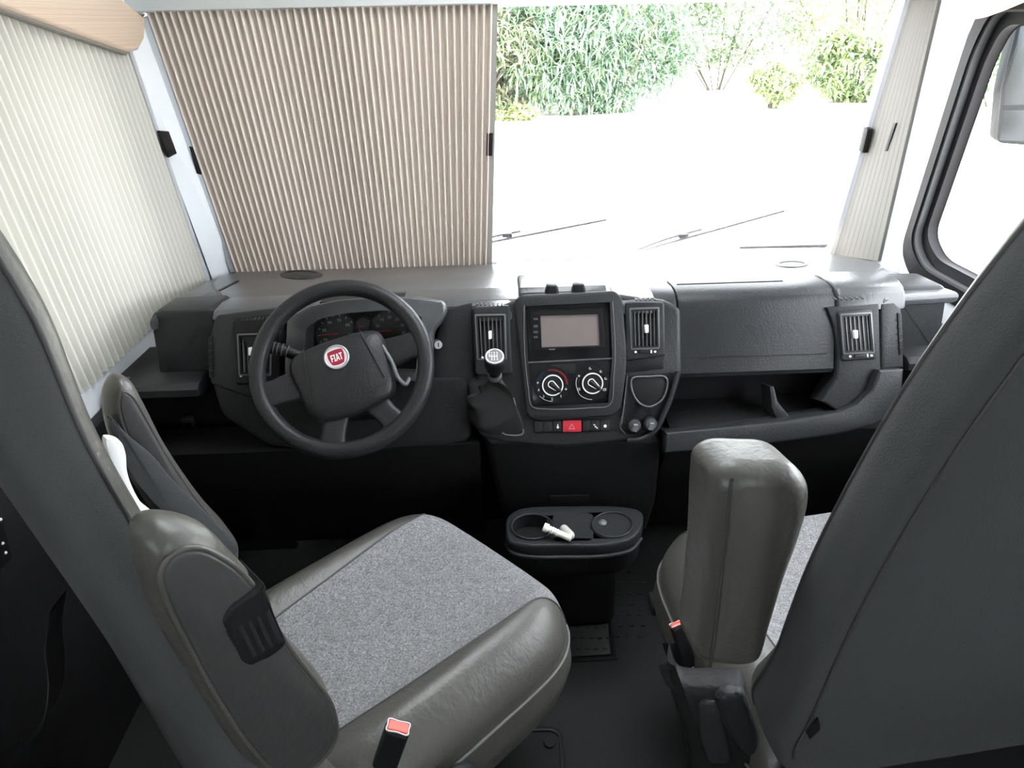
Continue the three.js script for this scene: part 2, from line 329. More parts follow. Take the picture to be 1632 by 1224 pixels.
{
  const t = thing('folded_blind', 'beige windscreen blind folded into a narrow stack at the right pillar', 'blind', V(1.06, 0.72, -2.2));
  const P = (x, y, X) => onX(x, y, X);
  const t0 = hit(1449, -8, WS).addScaledVector(WS.n, 0.012), b0 = hit(1327, 404, WS).addScaledVector(WS.n, 0.012);
  const t1 = P(1497, -8, 1.066), b1 = P(1399, 416, 1.066);
  const n = 9;
  for (let i = 0; i < n; i++) { // the folds lie one behind the other
    const k = i / n, k1 = (i + 0.96) / n, e = V(0.03, 0, 0);
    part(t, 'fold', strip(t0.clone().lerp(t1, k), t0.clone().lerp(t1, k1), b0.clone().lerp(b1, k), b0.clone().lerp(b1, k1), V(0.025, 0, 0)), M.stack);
  }
  part(t, 'end_rail', strip(hit(1443, -8, WS).addScaledVector(WS.n, 0.006), t0, hit(1321, 404, WS).addScaledVector(WS.n, 0.006), b0, V(0.01, 0, -0.015)), M.alu, 'grey leading rail');
  const hp = plane(hit(1385, 225, WS).addScaledVector(WS.n, 0.03), WS.n, V(1, 0, 0));
  part(t, 'handle', slab(px([[1383, 206], [1392, 206], [1383, 244], [1374, 244]], hp), hp, 0.03, { bevel: 0.003 }), M.black, 'black grip');
  const q = plane(V(1.055, 0, 0), V(-1, 0, 0), V(0, 0, 1));
  part(t, 'handle', slab(px([[1424, 196], [1428, 196], [1413, 241], [1409, 241]], q), q, 0.014, { bevel: 0.002 }), M.black, 'black catch');
}
// overhead lockers
{
  const P = plane(V(-1.015, 0, 0), V(1, 0, 0), V(0, 0, -1));
  const t = thing('overhead_locker', 'light wood overhead locker above the left side blind', 'locker', hit(100, 50, P));
  part(t, 'wood_panel', slab(px([[-160, -46], [0, 9], [110, 49], [206, 83], [222, 80], [231, 62], [232, 28], [205, 6], [120, -60], [-160, -200]], P), P, 0.03, { bevel: 0.008, seg: 3 }), M.wood);
  const Q = plane(V(-1.026, 0, 0), V(1, 0, 0), V(0, 0, -1));
  part(t, 'edge_strip', slab(px([[-160, -40], [0, 16], [110, 56], [204, 88], [206, 60], [-160, -80]], Q), Q, 0.018, { bevel: 0.004 }), M.beige, 'grey lower edging');
}
{
  const P = plane(V(1.0, 0, 0), V(-1, 0, 0), V(0, 0, 1));
  const t = thing('overhead_locker', 'cream rounded end of the overhead locker above the right window', 'locker', hit(1540, 10, P));
  part(t, 'end_panel', slab(smooth(px([[1491, -40], [1494, 6], [1506, 26], [1526, 31], [1556, 22], [1594, 6], [1660, -22], [1660, -80]], P), 60), P, 0.07, { bevel: 0.025, seg: 5 }), M.cream);
}
// ---------------------------------------------------------------- dashboard
const FN = V(0, Math.sin(20 * D), Math.cos(20 * D));
const FP = (off = 0) => plane(V(0, 0.78, -1.5).addScaledVector(FN, off), FN, V(1, 0, 0)); // the tilted face of the dashboard
const faceZ = (y) => -1.5 - (y - 0.78) * Math.tan(20 * D);
const onF = (x, y, off = 0) => hit(x, y, FP(off));
const face = (pts, depth, o = {}) => { const P = FP(o.at || 0); return slab(o.sm ? smooth(px(pts, P), o.sm) : px(pts, P), P, depth, o); };
const hole = (pts, at = 0, r = 0.004) => rounded(px(pts, FP(at)), r);
const dot = (x, y, at, r, len = 0.004) => { const P = onF(x, y, at), g = new THREE.CylinderGeometry(r, r * 1.05, len, 20); g.rotateX(Math.PI / 2 - 20 * D); g.translate(P.x, P.y, P.z); return g; };
const dash = thing('dashboard', 'long dark grey van dashboard spanning the cab below the windscreen', 'dashboard', V(0, 0.1, -1.6));
const SH = plane(V(0, 0.865, -1.7), V(0, 0.635, -0.13), V(1, 0, 0));
{ // deep shelf between dashboard and windscreen
  const L = px([[319, 452], [345, 441], [374, 434]], SH);
  const z0 = 0, R = px([[1326, 404], [1398, 417], [1440, 436]], SH);
  const inner = (x) => new THREE.Vector2(x, z0);
  const pts = [...L, new THREE.Vector2(-1.0, 0.575), new THREE.Vector2(-0.13, 0.575), new THREE.Vector2(-0.13, 0.645), new THREE.Vector2(1.0, 0.645), ...R, inner(0.93), inner(-0.93)];
  part(dash, 'top_shelf', slab(pts, SH, 0.03, { bevel: 0.008, seg: 4 }), M.dashTop);
  const flatTop = (Y) => plane(V(0, Y, 0), V(0, 1, 0), V(1, 0, 0));
  part(dash, 'side_shelf', slab(px([[237, 510], [262, 496], [346, 493], [352, 462], [326, 449], [268, 484]], flatTop(0.874)), flatTop(0.874), 0.03, { bevel: 0.012, seg: 4 }), M.dashTop);
  part(dash, 'side_shelf', slab(px([[1410, 474], [1440, 471], [1530, 465], [1450, 438], [1405, 424], [1380, 440]], flatTop(0.874)), flatTop(0.874), 0.03, { bevel: 0.012, seg: 4 }), M.dashTop);
  const sh2 = plane(lift(SH, 0, 0, 0.003), SH.n, SH.u);
  part(dash, 'shelf_groove', slab(px([[314, 478], [376, 447], [381, 447], [320, 478]], sh2), sh2, 0.006, { bevel: 0.001 }), M.dashDark);
  for (const [x, y, rx, ry, s] of [[480, 437, 34, 7, -1], [1262, 420, 26, 5, 1]]) {
    const ring = []; for (let i = 0; i < 40; i++) ring.push([x + rx * Math.cos(i / 40 * 2 * Math.PI), y + ry * Math.sin(i / 40 * 2 * Math.PI)]);
    const rin = ring.map(([a, b]) => [x + (a - x) * 0.82, y + (b - y) * 0.82]);
    const sp = part(dash, 'speaker_cover', slab(px(ring, sh2), sh2, 0.008, { bevel: 0.002, holes: [px(rin, sh2)] }), M.dash, 'oval loudspeaker cover let into the shelf');
    const sh3 = plane(lift(SH, 0, 0, 0.001), SH.n, SH.u);
    part(sp, 'mesh', slab(px(rin, sh3), sh3, 0.004, { bevel: 0.001 }), M.dash);
  }
}
// end pods and ledges by the side walls
for (const s of [-1, 1]) {
  const pod = [[-0.952, 0.868], [-0.935, 0.884], [-0.8, 0.886], [-0.8, 0.70], [-0.965, 0.70]].map(([x, y]) => new THREE.Vector2(x * -s, y));
  const P = plane(V(0, 0, -1.512), V(0, 0.06, 1), V(1, 0, 0)), c = Math.cos(0.06);
  part(dash, 'end_pod', slab(pod.map((p) => new THREE.Vector2(p.x, p.y / c)), P, 0.12, { bevel: 0.012, seg: 4, r: 0.012 }), M.dash);
  const ledge = part(dash, 'end_ledge', profX([[-1.72, 0.727], [-1.49, 0.732], [-1.472, 0.722], [-1.472, 0.705], [-1.5, 0.695], [-1.72, 0.69]], s < 0 ? -1.055 : 0.84, s < 0 ? -0.84 : 1.055, 0.006), M.dash);
  const b = new THREE.SphereGeometry(0.007, 12, 8); b.scale(1, 0.5, 1); b.translate(s * 1.02, 0.734, -1.52); part(ledge, 'screw', b, M.trim);
}
// body: recessed behind the faces
part(dash, 'body', [
  profX([[-1.67, 0.872], [-1.6, 0.88], [-1.575, 0.86], [-1.565, 0.6], [-1.575, 0.5], [-1.66, 0.32], [-1.74, 0.1], [-1.95, 0.1], [-2.0, 0.7]], -0.79, 0.84, 0.003),
  profX([[-1.58, 0.69], [-1.6, 0.69], [-1.72, 0.05], [-1.7, 0.05]], -1.04, -0.77, 0.002), profX([[-1.58, 0.69], [-1.6, 0.69], [-1.72, 0.05], [-1.7, 0.05]], 0.82, 1.04, 0.002),
], M.dashDark);
part(dash, 'lower_fascia', face([[335, 606], [452, 622], [460, 600], [745, 600], [752, 700], [700, 714], [600, 720], [430, 712], [352, 662]], 0.09, { at: 0.0, bevel: 0.01, r: 0.02 }), M.dashDark);
part(dash, 'lower_fascia', profX([[-1.425, 0.575], [-1.44, 0.5], [-1.56, 0.3], [-1.7, 0.08], [-1.8, 0.08], [-1.56, 0.57]], -1.03, -0.19, 0.01), M.dashDark);
part(dash, 'lower_fascia', profX([[-1.425, 0.575], [-1.44, 0.5], [-1.56, 0.3], [-1.7, 0.08], [-1.8, 0.08], [-1.56, 0.57]], 0.26, 1.03, 0.01), M.dashDark);
// passenger side
const lid = [[-1.66, 0.886], [-1.6, 0.893], [-1.575, 0.8915], [-1.558, 0.887], [-1.545, 0.879], [-1.536, 0.868], [-1.53, 0.855], [-1.5225, 0.838], [faceZ(0.8) - 0.002, 0.8], [faceZ(0.715) - 0.002, 0.715], [-1.482, 0.703], [-1.53, 0.7], [-1.56, 0.7]];
{
  const g = part(dash, 'glove_box', profX(lid, 0.288, 0.662, 0.003, 0.5), M.dash, 'glove box lid with a rounded upper edge');
  part(g, 'crease_line', face([[1112, 568.4], [1216, 566.4], [1318, 563.2], [1318, 564.4], [1216, 567.6], [1112, 569.6]], 0.003, { at: 0.0008, bevel: 0 }), M.dashDark);
  part(g, 'lid_seam', profX([[-1.66, 0.8875], [-1.6, 0.8942], [-1.598, 0.892], [-1.66, 0.885]].map(([z, y]) => [z * 0.06 + -1.607 * 0.94, y]), 0.3, 0.56, 0), M.black);
}
part(dash, 'front_panel', profX(lid.map(([z, y]) => [z - 0.001, y - 0.001]), 0.2, 0.285, 0.003, 0.5), M.dash);
part(dash, 'open_tray_lip', face([[1062, 690], [1150, 682], [1250, 671], [1338, 657], [1368, 644], [1390, 622], [1402, 590], [1441, 588], [1438, 625], [1420, 660], [1395, 677], [1340, 692], [1259, 703], [1150, 716], [1060, 722]], 0.09, { at: 0.03, bevel: 0.006, seg: 3 }), M.dash);
part(dash, 'tray_floor', profX([[-1.56, 0.6], [-1.44, 0.585], [-1.44, 0.565], [-1.56, 0.565]], 0.27, 0.76, 0.002), M.dashDark);
part(dash, 'tray_divider', face([[1227, 616], [1234, 616], [1240, 640], [1262, 668], [1240, 672], [1230, 650]], 0.06, { at: -0.012, bevel: 0.004 }), M.dash);
part(dash, 'side_panel', face([[1317, 490], [1402, 482], [1405, 590], [1392, 622], [1370, 642], [1335, 655], [1310, 640], [1334, 600], [1336, 560], [1329, 522]], 0.07, { at: 0.006, bevel: 0.006, seg: 3 }), M.dash);
part(dash, 'side_cap', face([[1403, 483], [1425, 481], [1437, 492], [1441, 586], [1405, 590]], 0.12, { at: 0.006, bevel: 0.006, seg: 3 }), M.dash);
part(dash, 'side_hood', profX([[-1.68, 0.885], [-1.64, 0.9], [-1.57, 0.899], [-1.548, 0.892], [-1.533, 0.88], [-1.524, 0.862], [-1.52, 0.846], [-1.6, 0.84]], 0.665, 0.828, 0.008, 0.5), M.dashTop);
part(dash, 'seam_highlight', profX([[-1.5, 0.512], [-1.46, 0.512], [-1.458, 0.51], [-1.5, 0.508]], 0.42, 0.54, 0), M.trim);  // highlight on the lower panel seam, put in as a paler strip
// driver side
part(dash, 'side_panel', face([[334, 536], [343, 502], [446, 489], [450, 500], [449, 560], [447, 626], [392, 634], [334, 612]], 0.08, { at: 0.004, bevel: 0.008, seg: 3, r: 0.01 }), M.dash);
part(dash, 'side_hood', profX([[-1.68, 0.872], [-1.62, 0.884], [-1.56, 0.884], [-1.545, 0.876], [-1.54, 0.866], [-1.6, 0.85]], -0.8, -0.56, 0.008, 0.5), M.dashTop);
part(dash, 'front_panel', face([[706, 494], [752, 482], [758, 600], [745, 640], [690, 640], [690, 560]], 0.06, { at: -0.006, bevel: 0.006 }), M.dash);
part(dash, 'top_cap', profX([[-1.66, 0.88], [-1.6, 0.886], [-1.565, 0.885], [-1.55, 0.877], [-1.545, 0.86], [-1.6, 0.85]], -0.36, 0.2, 0.004, 0.5), M.dashTop);
{ // side slit vents at both ends
  for (const pts of [[[1431, 499], [1437, 499], [1440, 564], [1434, 566]], [[331, 538], [338, 536], [339, 602], [333, 602]]]) {
    const v = part(dash, 'side_slit', face(pts, 0.01, { at: 0.009, bevel: 0.001 }), M.black);
    for (let k = 1; k < 6; k++) { const t = k / 6, a = [pts[0][0] + (pts[3][0] - pts[0][0]) * t, pts[0][1] + (pts[3][1] - pts[0][1]) * t], b = [pts[1][0] + (pts[2][0] - pts[1][0]) * t, pts[1][1] + (pts[2][1] - pts[1][1]) * t];
      part(v, 'rib', face([[a[0], a[1] - 1], [b[0], b[1] - 1], [b[0], b[1] + 1], [a[0], a[1] + 1]], 0.006, { at: 0.011, bevel: 0.0005 }), M.dash); }
  }
}
function vent(frame, slot, tab, dots, at, frameM = M.dash) {
  const v = part(dash, 'air_vent', face(frame, 0.05, { at, bevel: 0.005, seg: 3, r: 0.008, holes: [hole(slot, at, 0.003)] }), frameM);
  part(v, 'duct', face(slot, 0.004, { at: at - 0.04, bevel: 0 }), M.black);
  const rim = slot.map(([x, y], i) => [x + [-2, 2, 2, -2][i], y + [-2, -2, 2, 2][i]]);
  part(v, 'rim', face(rim, 0.012, { at: at + 0.002, bevel: 0.001, r: 0.004, holes: [hole(slot, at + 0.002, 0.002)] }), M.trim);
  const n = 6;
  for (let i = 1; i <= n; i++) {
    const t = i / (n + 1), l = (a, b) => [a[0] + (b[0] - a[0]) * t, a[1] + (b[1] - a[1]) * t], [tx, ty] = l(slot[0], slot[1]), [bx, by] = l(slot[3], slot[2]);
    part(v, 'slat', face([[tx - 0.8, ty], [tx + 0.8, ty], [bx + 0.8, by], [bx - 0.8, by]], 0.022, { at: at - 0.004, bevel: 0.0004 }), M.trim);
  }
  for (let i = 0; i < 2; i++) { const t = (i + 1) / 3; part(v, 'cross_bar', face([[slot[0][0] + (slot[3][0] - slot[0][0]) * t, slot[0][1] + (slot[3][1] - slot[0][1]) * t - 1], [slot[1][0] + (slot[2][0] - slot[1][0]) * t, slot[1][1] + (slot[2][1] - slot[1][1]) * t - 1], [slot[1][0] + (slot[2][0] - slot[1][0]) * t, slot[1][1] + (slot[2][1] - slot[1][1]) * t + 1], [slot[0][0] + (slot[3][0] - slot[0][0]) * t, slot[0][1] + (slot[3][1] - slot[0][1]) * t + 1]], 0.004, { at: at - 0.03, bevel: 0.0004 }), M.black); }
  const [x, y] = tab;
  part(v, 'tab', face([[x - 2.6, y - 6], [x + 2.6, y - 7], [x + 2.9, y + 6], [x - 2.3, y + 7]], 0.016, { at: at + 0.006, bevel: 0.001, r: 0.002 }), M.white, 'white adjusting tab');
  dots.forEach(([a, b], i) => part(v, 'print_dot', dot(a, b, at + 0.0005, 0.0026, 0.002), M.white));
  if (dots.length > 1) { const [a, b] = dots; part(v, 'thumb_wheel', face([[a[0] + 7, a[1] - 2.6], [b[0] - 5, b[1] - 2.6], [b[0] - 5, b[1] + 2.6], [a[0] + 7, a[1] + 2.6]], 0.01, { at: at + 0.003, bevel: 0.001 }), M.black);
    part(v, 'print_mark', face([[b[0] - 7, b[1] - 2.4], [b[0] - 5, b[1] - 2.4], [b[0] - 5, b[1] + 2.4], [b[0] - 7, b[1] + 2.4]], 0.003, { at: at + 0.004, bevel: 0 }), M.white); }
  return v;
}
vent([[370, 516], [380, 506], [440, 498], [446, 612], [376, 614]], [[379, 534], [432, 532], [430, 597], [382, 597]], [398, 560], [[384, 599]], 0.02, M.dashDark);
vent([[752, 489], [812, 486], [817, 596], [757, 598]], [[758, 503], [804, 502], [806, 571], [762, 572]], [781, 534], [[769, 570]], 0.02);
vent([[997, 481], [1059, 481], [1061, 568], [998, 576]], [[1005, 493], [1049, 491], [1050, 554], [1007, 556]], [1031, 524], [[1013, 561], [1044, 560.5]], 0.02);
vent([[1336, 497], [1391, 492], [1398, 573], [1342, 576]], [[1341, 502], [1388, 499], [1393, 561], [1346, 563]], [1365, 533], [[1355, 568], [1389, 566.5]], 0.014);
part(dash, 'box_panel', face([[997, 572], [1060, 567], [1059, 588], [998, 594]], 0.04, { at: 0.016, bevel: 0.004, r: 0.006 }), M.dashDark);
// demister slots on the upper edge
for (const [x0, x1, y0, y1, n, Y] of [[760, 800, 484, 486, 7, 0.886], [1013, 1042, 477, 476, 5, 0.893], [1330, 1372, 476, 474, 6, 0.9], [388, 432, 510, 506, 8, 0.884]]) {
  for (let i = 0; i < n; i++) { const t = i / (n - 1), x = x0 + (x1 - x0) * t, y = y0 + (y1 - y0) * t, a = onY(x, y, Y); part(dash, 'demister_slot', box(0.0035, 0.003, 0.016, a.x, Y + 0.0005, a.z + 0.002, 0.001), M.black); }
}
part(dash, 'vent_cap', profX([[-1.66, 0.885], [-1.6, 0.893], [-1.56, 0.893], [-1.535, 0.888], [-1.522, 0.876], [-1.515, 0.858], [-1.56, 0.85]], 0.137, 0.232, 0.008, 0.5), M.dashTop);
part(dash, 'vent_cap', profX([[-1.66, 0.875], [-1.6, 0.884], [-1.56, 0.884], [-1.535, 0.879], [-1.522, 0.868], [-1.515, 0.852], [-1.56, 0.845]], -0.187, -0.102, 0.008, 0.5), M.dashTop);
// centre console tower
part(dash, 'console_panel', face([[760, 600], [765, 500], [833, 474], [980, 467], [1062, 478], [1086, 492], [1088, 594], [1072, 646], [1052, 686], [1032, 702], [900, 715], [800, 708], [766, 697], [750, 668], [744, 610]], 0.1, { at: 0.006, bevel: 0.012, seg: 4, r: 0.012 }), M.dash);
part(dash, 'console_frame', face([[819, 480], [832, 470], [980, 463], [992, 474], [1000, 560], [998, 600], [990, 652], [978, 664], [860, 672], [840, 664], [832, 600]], 0.03, { at: 0.02, bevel: 0.006, seg: 4, r: 0.012, holes: [hole([[833, 484], [976, 477], [980, 570], [973, 646], [845, 652], [838, 580]], 0.02, 0.008)] }), M.dash);
part(dash, 'frame_edge', tube([[835, 486], [836, 560], [842, 620], [848, 648], [872, 652], [940, 650], [972, 645], [978, 600], [980, 560], [976, 480]].map(([x, y]) => onF(x, y, 0.0205)), 0.0012, 80, 6), M.trim);
part(dash, 'radio_panel', face([[833, 484], [976, 477], [979, 572], [839, 579]], 0.02, { at: 0.01, bevel: 0.003, r: 0.006 }), M.gloss, 'black surround of the radio');
{ // pocket at the right of the console
  part(dash, 'pocket_panel', face([[1000, 600], [1080, 594], [1062, 650], [1044, 684], [1028, 692], [998, 693], [988, 682], [992, 660]], 0.02, { at: 0.012, bevel: 0.003, r: 0.01 }), M.gloss);
  part(dash, 'pocket_edge', tube([[1000, 599], [996, 630], [992, 662], [988, 680], [997, 692]].map(([x, y]) => onF(x, y, 0.013)), 0.0012, 40, 6), M.trim);
  part(dash, 'pocket_ridge', tube([[1080, 592], [1072, 625], [1060, 656], [1046, 684], [1026, 698], [1000, 702]].map(([x, y]) => onF(x, y, 0.018)), 0.006, 50, 10), M.dash);
  const ring = [[1006, 606], [1010, 602], [1035, 600], [1058, 600], [1063, 605], [1062, 622], [1054, 638], [1036, 648], [1020, 643], [1009, 627]];
  const k = part(dash, 'cup_pocket', tube(ring.map(([x, y]) => onF(x, y, 0.016)), 0.0022, 80, 8, true), M.trim, 'rounded pocket with a grey rim');
  part(k, 'hollow', face(ring, 0.004, { at: 0.013, sm: 50, bevel: 0.001 }), M.black);
}
part(dash, 'switch_recess', face([[849, 670], [974, 667], [973, 688], [851, 691]], 0.006, { at: 0.008, bevel: 0.001, r: 0.006 }), M.dashDark);

// car radio
{
  const t = thing('car_radio', 'double-height car radio with a grey-brown touch screen in the dashboard centre', 'radio', onF(905, 560, 0.012));
  const bz = [[846, 496], [960, 491], [965, 554], [850, 560]], sc = [[860, 502], [954.5, 499.5], [957, 552], [862, 555]];
  part(t, 'bezel', face(bz, 0.011, { at: 0.022, bevel: 0.002, r: 0.004, holes: [hole(sc, 0.022, 0.001)] }), M.gloss);
  part(t, 'screen', face(sc, 0.004, { at: 0.0195, bevel: 0 }), M.screen, 'unlit grey-brown screen');
  for (const [y, h] of [[507, 3], [518, 4], [528, 3], [536, 3]]) part(t, 'button', face([[850.5, y], [857, y], [857, y + h], [850.5, y + h]], 0.004, { at: 0.0235, bevel: 0.0008 }), M.dashTop);
  part(t, 'maker_mark', face([[875, 556], [885, 555.6], [885, 557.6], [875, 558]], 0.002, { at: 0.0225, bevel: 0 }), M.trim);
}
// climate controls
{
  const quad = [[840, 577], [977, 570], [970, 643], [848, 650]], at = 0.013, P = FP(at);
  const t = thing('climate_panel', 'glossy black heating panel with two round dials below the radio', 'heater controls', onF(905, 645, at));
  part(t, 'panel', face(quad, 0.006, { at, bevel: 0.002, r: 0.006 }), M.gloss);
  part(t, 'seam', face([[838, 577], [978, 570], [978, 572], [838, 579]], 0.003, { at: at + 0.001, bevel: 0 }), M.trim);
  part(t, 'window_strip', face([[879, 582], [917, 580], [917, 595], [880, 597]], 0.003, { at: at + 0.001, bevel: 0.0005, r: 0.001 }), M.black);
  for (const [cx, cy, kind] of [[880, 613], [943, 610]].map((a, i) => [...a, i])) {
    const c = flat(hit(cx, cy, P), P), u = P.u, dm = plane(lift(P, c.x, c.y, 0), P.n, u);
    const disc = (r0, len, off, seg = 40) => { const g = new THREE.CylinderGeometry(r0, r0, len, seg); g.rotateX(Math.PI / 2); g.translate(0, 0, off); g.applyMatrix4(basis(dm)); return g; };
    const scale = canvasMat(256, 256, (g, w) => {
      g.fillStyle = '#070708'; g.fillRect(0, 0, w, w); g.translate(w / 2, w / 2);
      if (!kind) { g.lineWidth = 13; for (let i = 0; i < 12; i++) { g.strokeStyle = i < 5 ? `rgb(${28 - i * 2},${34 - i * 2},${66 - i * 6})` : `rgb(${60 + i * 5},18,24)`; g.beginPath(); g.arc(0, 0, 104, Math.PI * (1.0 + i / 12), Math.PI * (1.0 + (i + 1.1) / 12)); g.stroke(); } }
      g.fillStyle = '#d8d8d8'; g.strokeStyle = '#d8d8d8'; g.lineWidth = 4; g.font = 'bold 26px sans-serif'; g.textAlign = 'center'; g.textBaseline = 'middle';
      const marks = kind ? [[-205, 'd'], [-150, 'b'], [-95, 's'], [-50, 's'], [-15, 's'], [30, 'd']] : [[55, '1'], [92, '2'], [128, '3'], [160, '4'], [190, 'f'], [20, 'f']];
      for (const [a, m] of marks) { const x = 102 * Math.cos(a * D), y = 102 * Math.sin(a * D); if (/\d/.test(m)) g.fillText(m, x, y); else { g.beginPath(); if (m === 's') g.arc(x, y, 7, 0, 5); else if (m === 'd') g.rect(x - 9, y - 6, 18, 12); else { g.moveTo(x - 8, y); g.lineTo(x + 8, y); g.moveTo(x, y - 8); g.lineTo(x, y + 8); } g.stroke(); } }
      g.beginPath(); g.arc(0, 0, 118, Math.PI * 0.5, Math.PI * 0.78); if (kind) g.arc(0, 0, 110, Math.PI * 0.9, Math.PI * 1.12); g.stroke();
    }, 0.25);
    const k = part(t, 'dial', disc(0.0255, 0.014, 0.007), M.black);
    const face2 = new THREE.CircleGeometry(0.043, 48); face2.translate(0, 0, 0.0012); face2.applyMatrix4(basis(dm));
    part(k, 'scale_print', face2, scale);
    const ring = new THREE.TorusGeometry(0.0235, 0.0014, 8, 48); ring.translate(0, 0, 0.0145); ring.applyMatrix4(basis(dm)); part(k, 'ring', ring, M.white, 'pale ring');
    const a = -40 * D, ptr = []; // drop-shaped pointer outline towards the lower right
    for (let i = 0; i <= 24; i++) { const b = a + Math.PI * (0.62 + 0.76 * i / 24 * 1) ; ptr.push(V(-0.002 + 0.0085 * Math.cos(b), 0.002 + 0.0085 * Math.sin(b), 0.016)); }
    ptr.push(V(0.021 * Math.cos(a) - 0.001, 0.021 * Math.sin(a) - 0.001, 0.016), V(0.021 * Math.cos(a) + 0.001, 0.021 * Math.sin(a) + 0.001, 0.016));
    const pg = tube(ptr, 0.0013, 60, 6, true); pg.applyMatrix4(basis(dm)); part(k, 'pointer', pg, M.white, 'pale drop-shaped pointer');
    const body = new THREE.CapsuleGeometry(0.006, 0.022, 4, 12); body.rotateZ(a - Math.PI / 2); body.translate(0.008 * Math.cos(a), 0.008 * Math.sin(a), 0.0135); body.applyMatrix4(basis(dm)); part(k, 'grip', body, M.black);
  }
}
// switch row
{
  const at = 0.011, t = thing('switch_row', 'row of dark push switches with a red hazard button below the heater dials', 'switches', onF(912, 690, at));
  const q = (x0, x1, y0, y1) => [[x0, y0 + 0.3], [x1, y0 - 0.3], [x1, y1 - 0.3], [x0, y1 + 0.3]];
  for (const [x0, x1] of [[852, 865], [866, 881], [882, 895], [929, 941], [942, 956], [957, 972]]) part(t, 'button', face(q(x0, x1, 671.5 - (x0 - 850) * 0.02, 688 - (x0 - 850) * 0.02), 0.003, { at, bevel: 0.0012, r: 0.003 }), M.dash);
  const hz = part(t, 'hazard_button', face(q(897, 926.5, 670, 688.5), 0.006, { at: at + 0.003, bevel: 0.0015, r: 0.003 }), M.red, 'red hazard light button');
  const tri = (s) => [[911.5, 676.2 - s], [915.6 + s * 0.9, 683.4 + s * 0.5], [907.4 - s * 0.9, 683.6 + s * 0.5]];
  part(hz, 'triangle_print', face(tri(1), 0.0015, { at: at + 0.0038, bevel: 0, holes: [px(tri(-0.4), FP(at + 0.0038))] }), std(lin(0.75, 0.3, 0.3), 0.5));
  part(t, 'lamp_symbol', [dot(889, 681, at + 0.0002, 0.0028, 0.002), face([[888.2, 676], [889.8, 676], [889.8, 679.5], [888.2, 679.5]], 0.002, { at: at + 0.001, bevel: 0 })], M.white);
  part(t, 'heated_screen_symbol', [dot(949, 680, at + 0.0002, 0.0018, 0.002), dot(951.5, 682, at + 0.0002, 0.0018, 0.002), face([[946, 676], [949, 677], [948.5, 678.4], [945.6, 677.4]], 0.002, { at: at + 0.001, bevel: 0 })], M.white);
  part(t, 'heat_symbol', [dot(964.5, 679, at + 0.0002, 0.0036, 0.002)], M.white);
}
// power sockets
[[1010.5, 677.5, 'grey capped power socket at the left of the pair under the round pocket'], [1036, 675, 'grey capped power socket at the right of the pair under the round pocket']].forEach(([x, y, label], i) => {
  const P = FP(0.014), c = hit(x, y, P), dm = plane(c, P.n, P.u), t = thing('power_socket', label, 'socket', c, 'capped power sockets');
  const cyl = (r0, r1, len, off, rot = 0) => { const g = new THREE.CylinderGeometry(r0, r1, len, 28); g.rotateX(Math.PI / 2); g.translate(0, 0, off); g.applyMatrix4(basis(dm)); return g; };
  part(t, 'collar', cyl(0.0165, 0.0175, 0.008, 0.003), M.black);
  part(t, 'cap', cyl(0.0125, 0.015, 0.01, 0.01), M.dashTop);
  const g = new RoundedBoxGeometry(0.013, 0.018, 0.006, 2, 0.002); g.rotateZ(-0.3); g.translate(-0.001, -0.004, 0.017); g.applyMatrix4(basis(dm)); part(t, 'flap', g, M.trim);
  const l = new RoundedBoxGeometry(0.01, 0.004, 0.003, 1, 0.001); l.translate(0, 0.004, 0.0205); l.applyMatrix4(basis(dm)); part(t, 'symbol', l, M.silver);
});
// device cradle on top of the dashboard
{
  const t = thing('device_cradle', 'black device cradle with two upright knobs on top of the console', 'cradle', V(0.03, 0.885, -1.58));
  part(t, 'base_plate', profX([[-1.66, 0.89], [-1.655, 0.913], [-1.57, 0.911], [-1.558, 0.902], [-1.555, 0.89]], -0.085, 0.122, 0.006, 0.5), M.dashTop);
  part(t, 'front_edge', profX([[-1.562, 0.889], [-1.556, 0.903], [-1.548, 0.9], [-1.546, 0.889]], -0.08, 0.117, 0.002), M.black);
  const Z = plane(V(0, 0.9, -1.535), V(0, 0.1, 1), V(1, 0, 0));
  for (const [x, y] of [[880.5, 466], [923.5, 464]]) { const p = [[-9, -11], [-6, -13], [6, -13], [9, -11], [12, 3], [13, 8], [8, 16], [-8, 16], [-13, 8], [-12, 3]].map(([a, b]) => [x + a * 0.95, y + b * 0.85]); part(t, 'knob', slab(px(p, Z), Z, 0.03, { bevel: 0.006, seg: 3 }), M.black); }
  part(t, 'bridge', slab(px([[890, 470], [914, 469], [914, 474], [890, 475]], Z), Z, 0.015, { bevel: 0.002, off: -0.004 }), M.black);
}
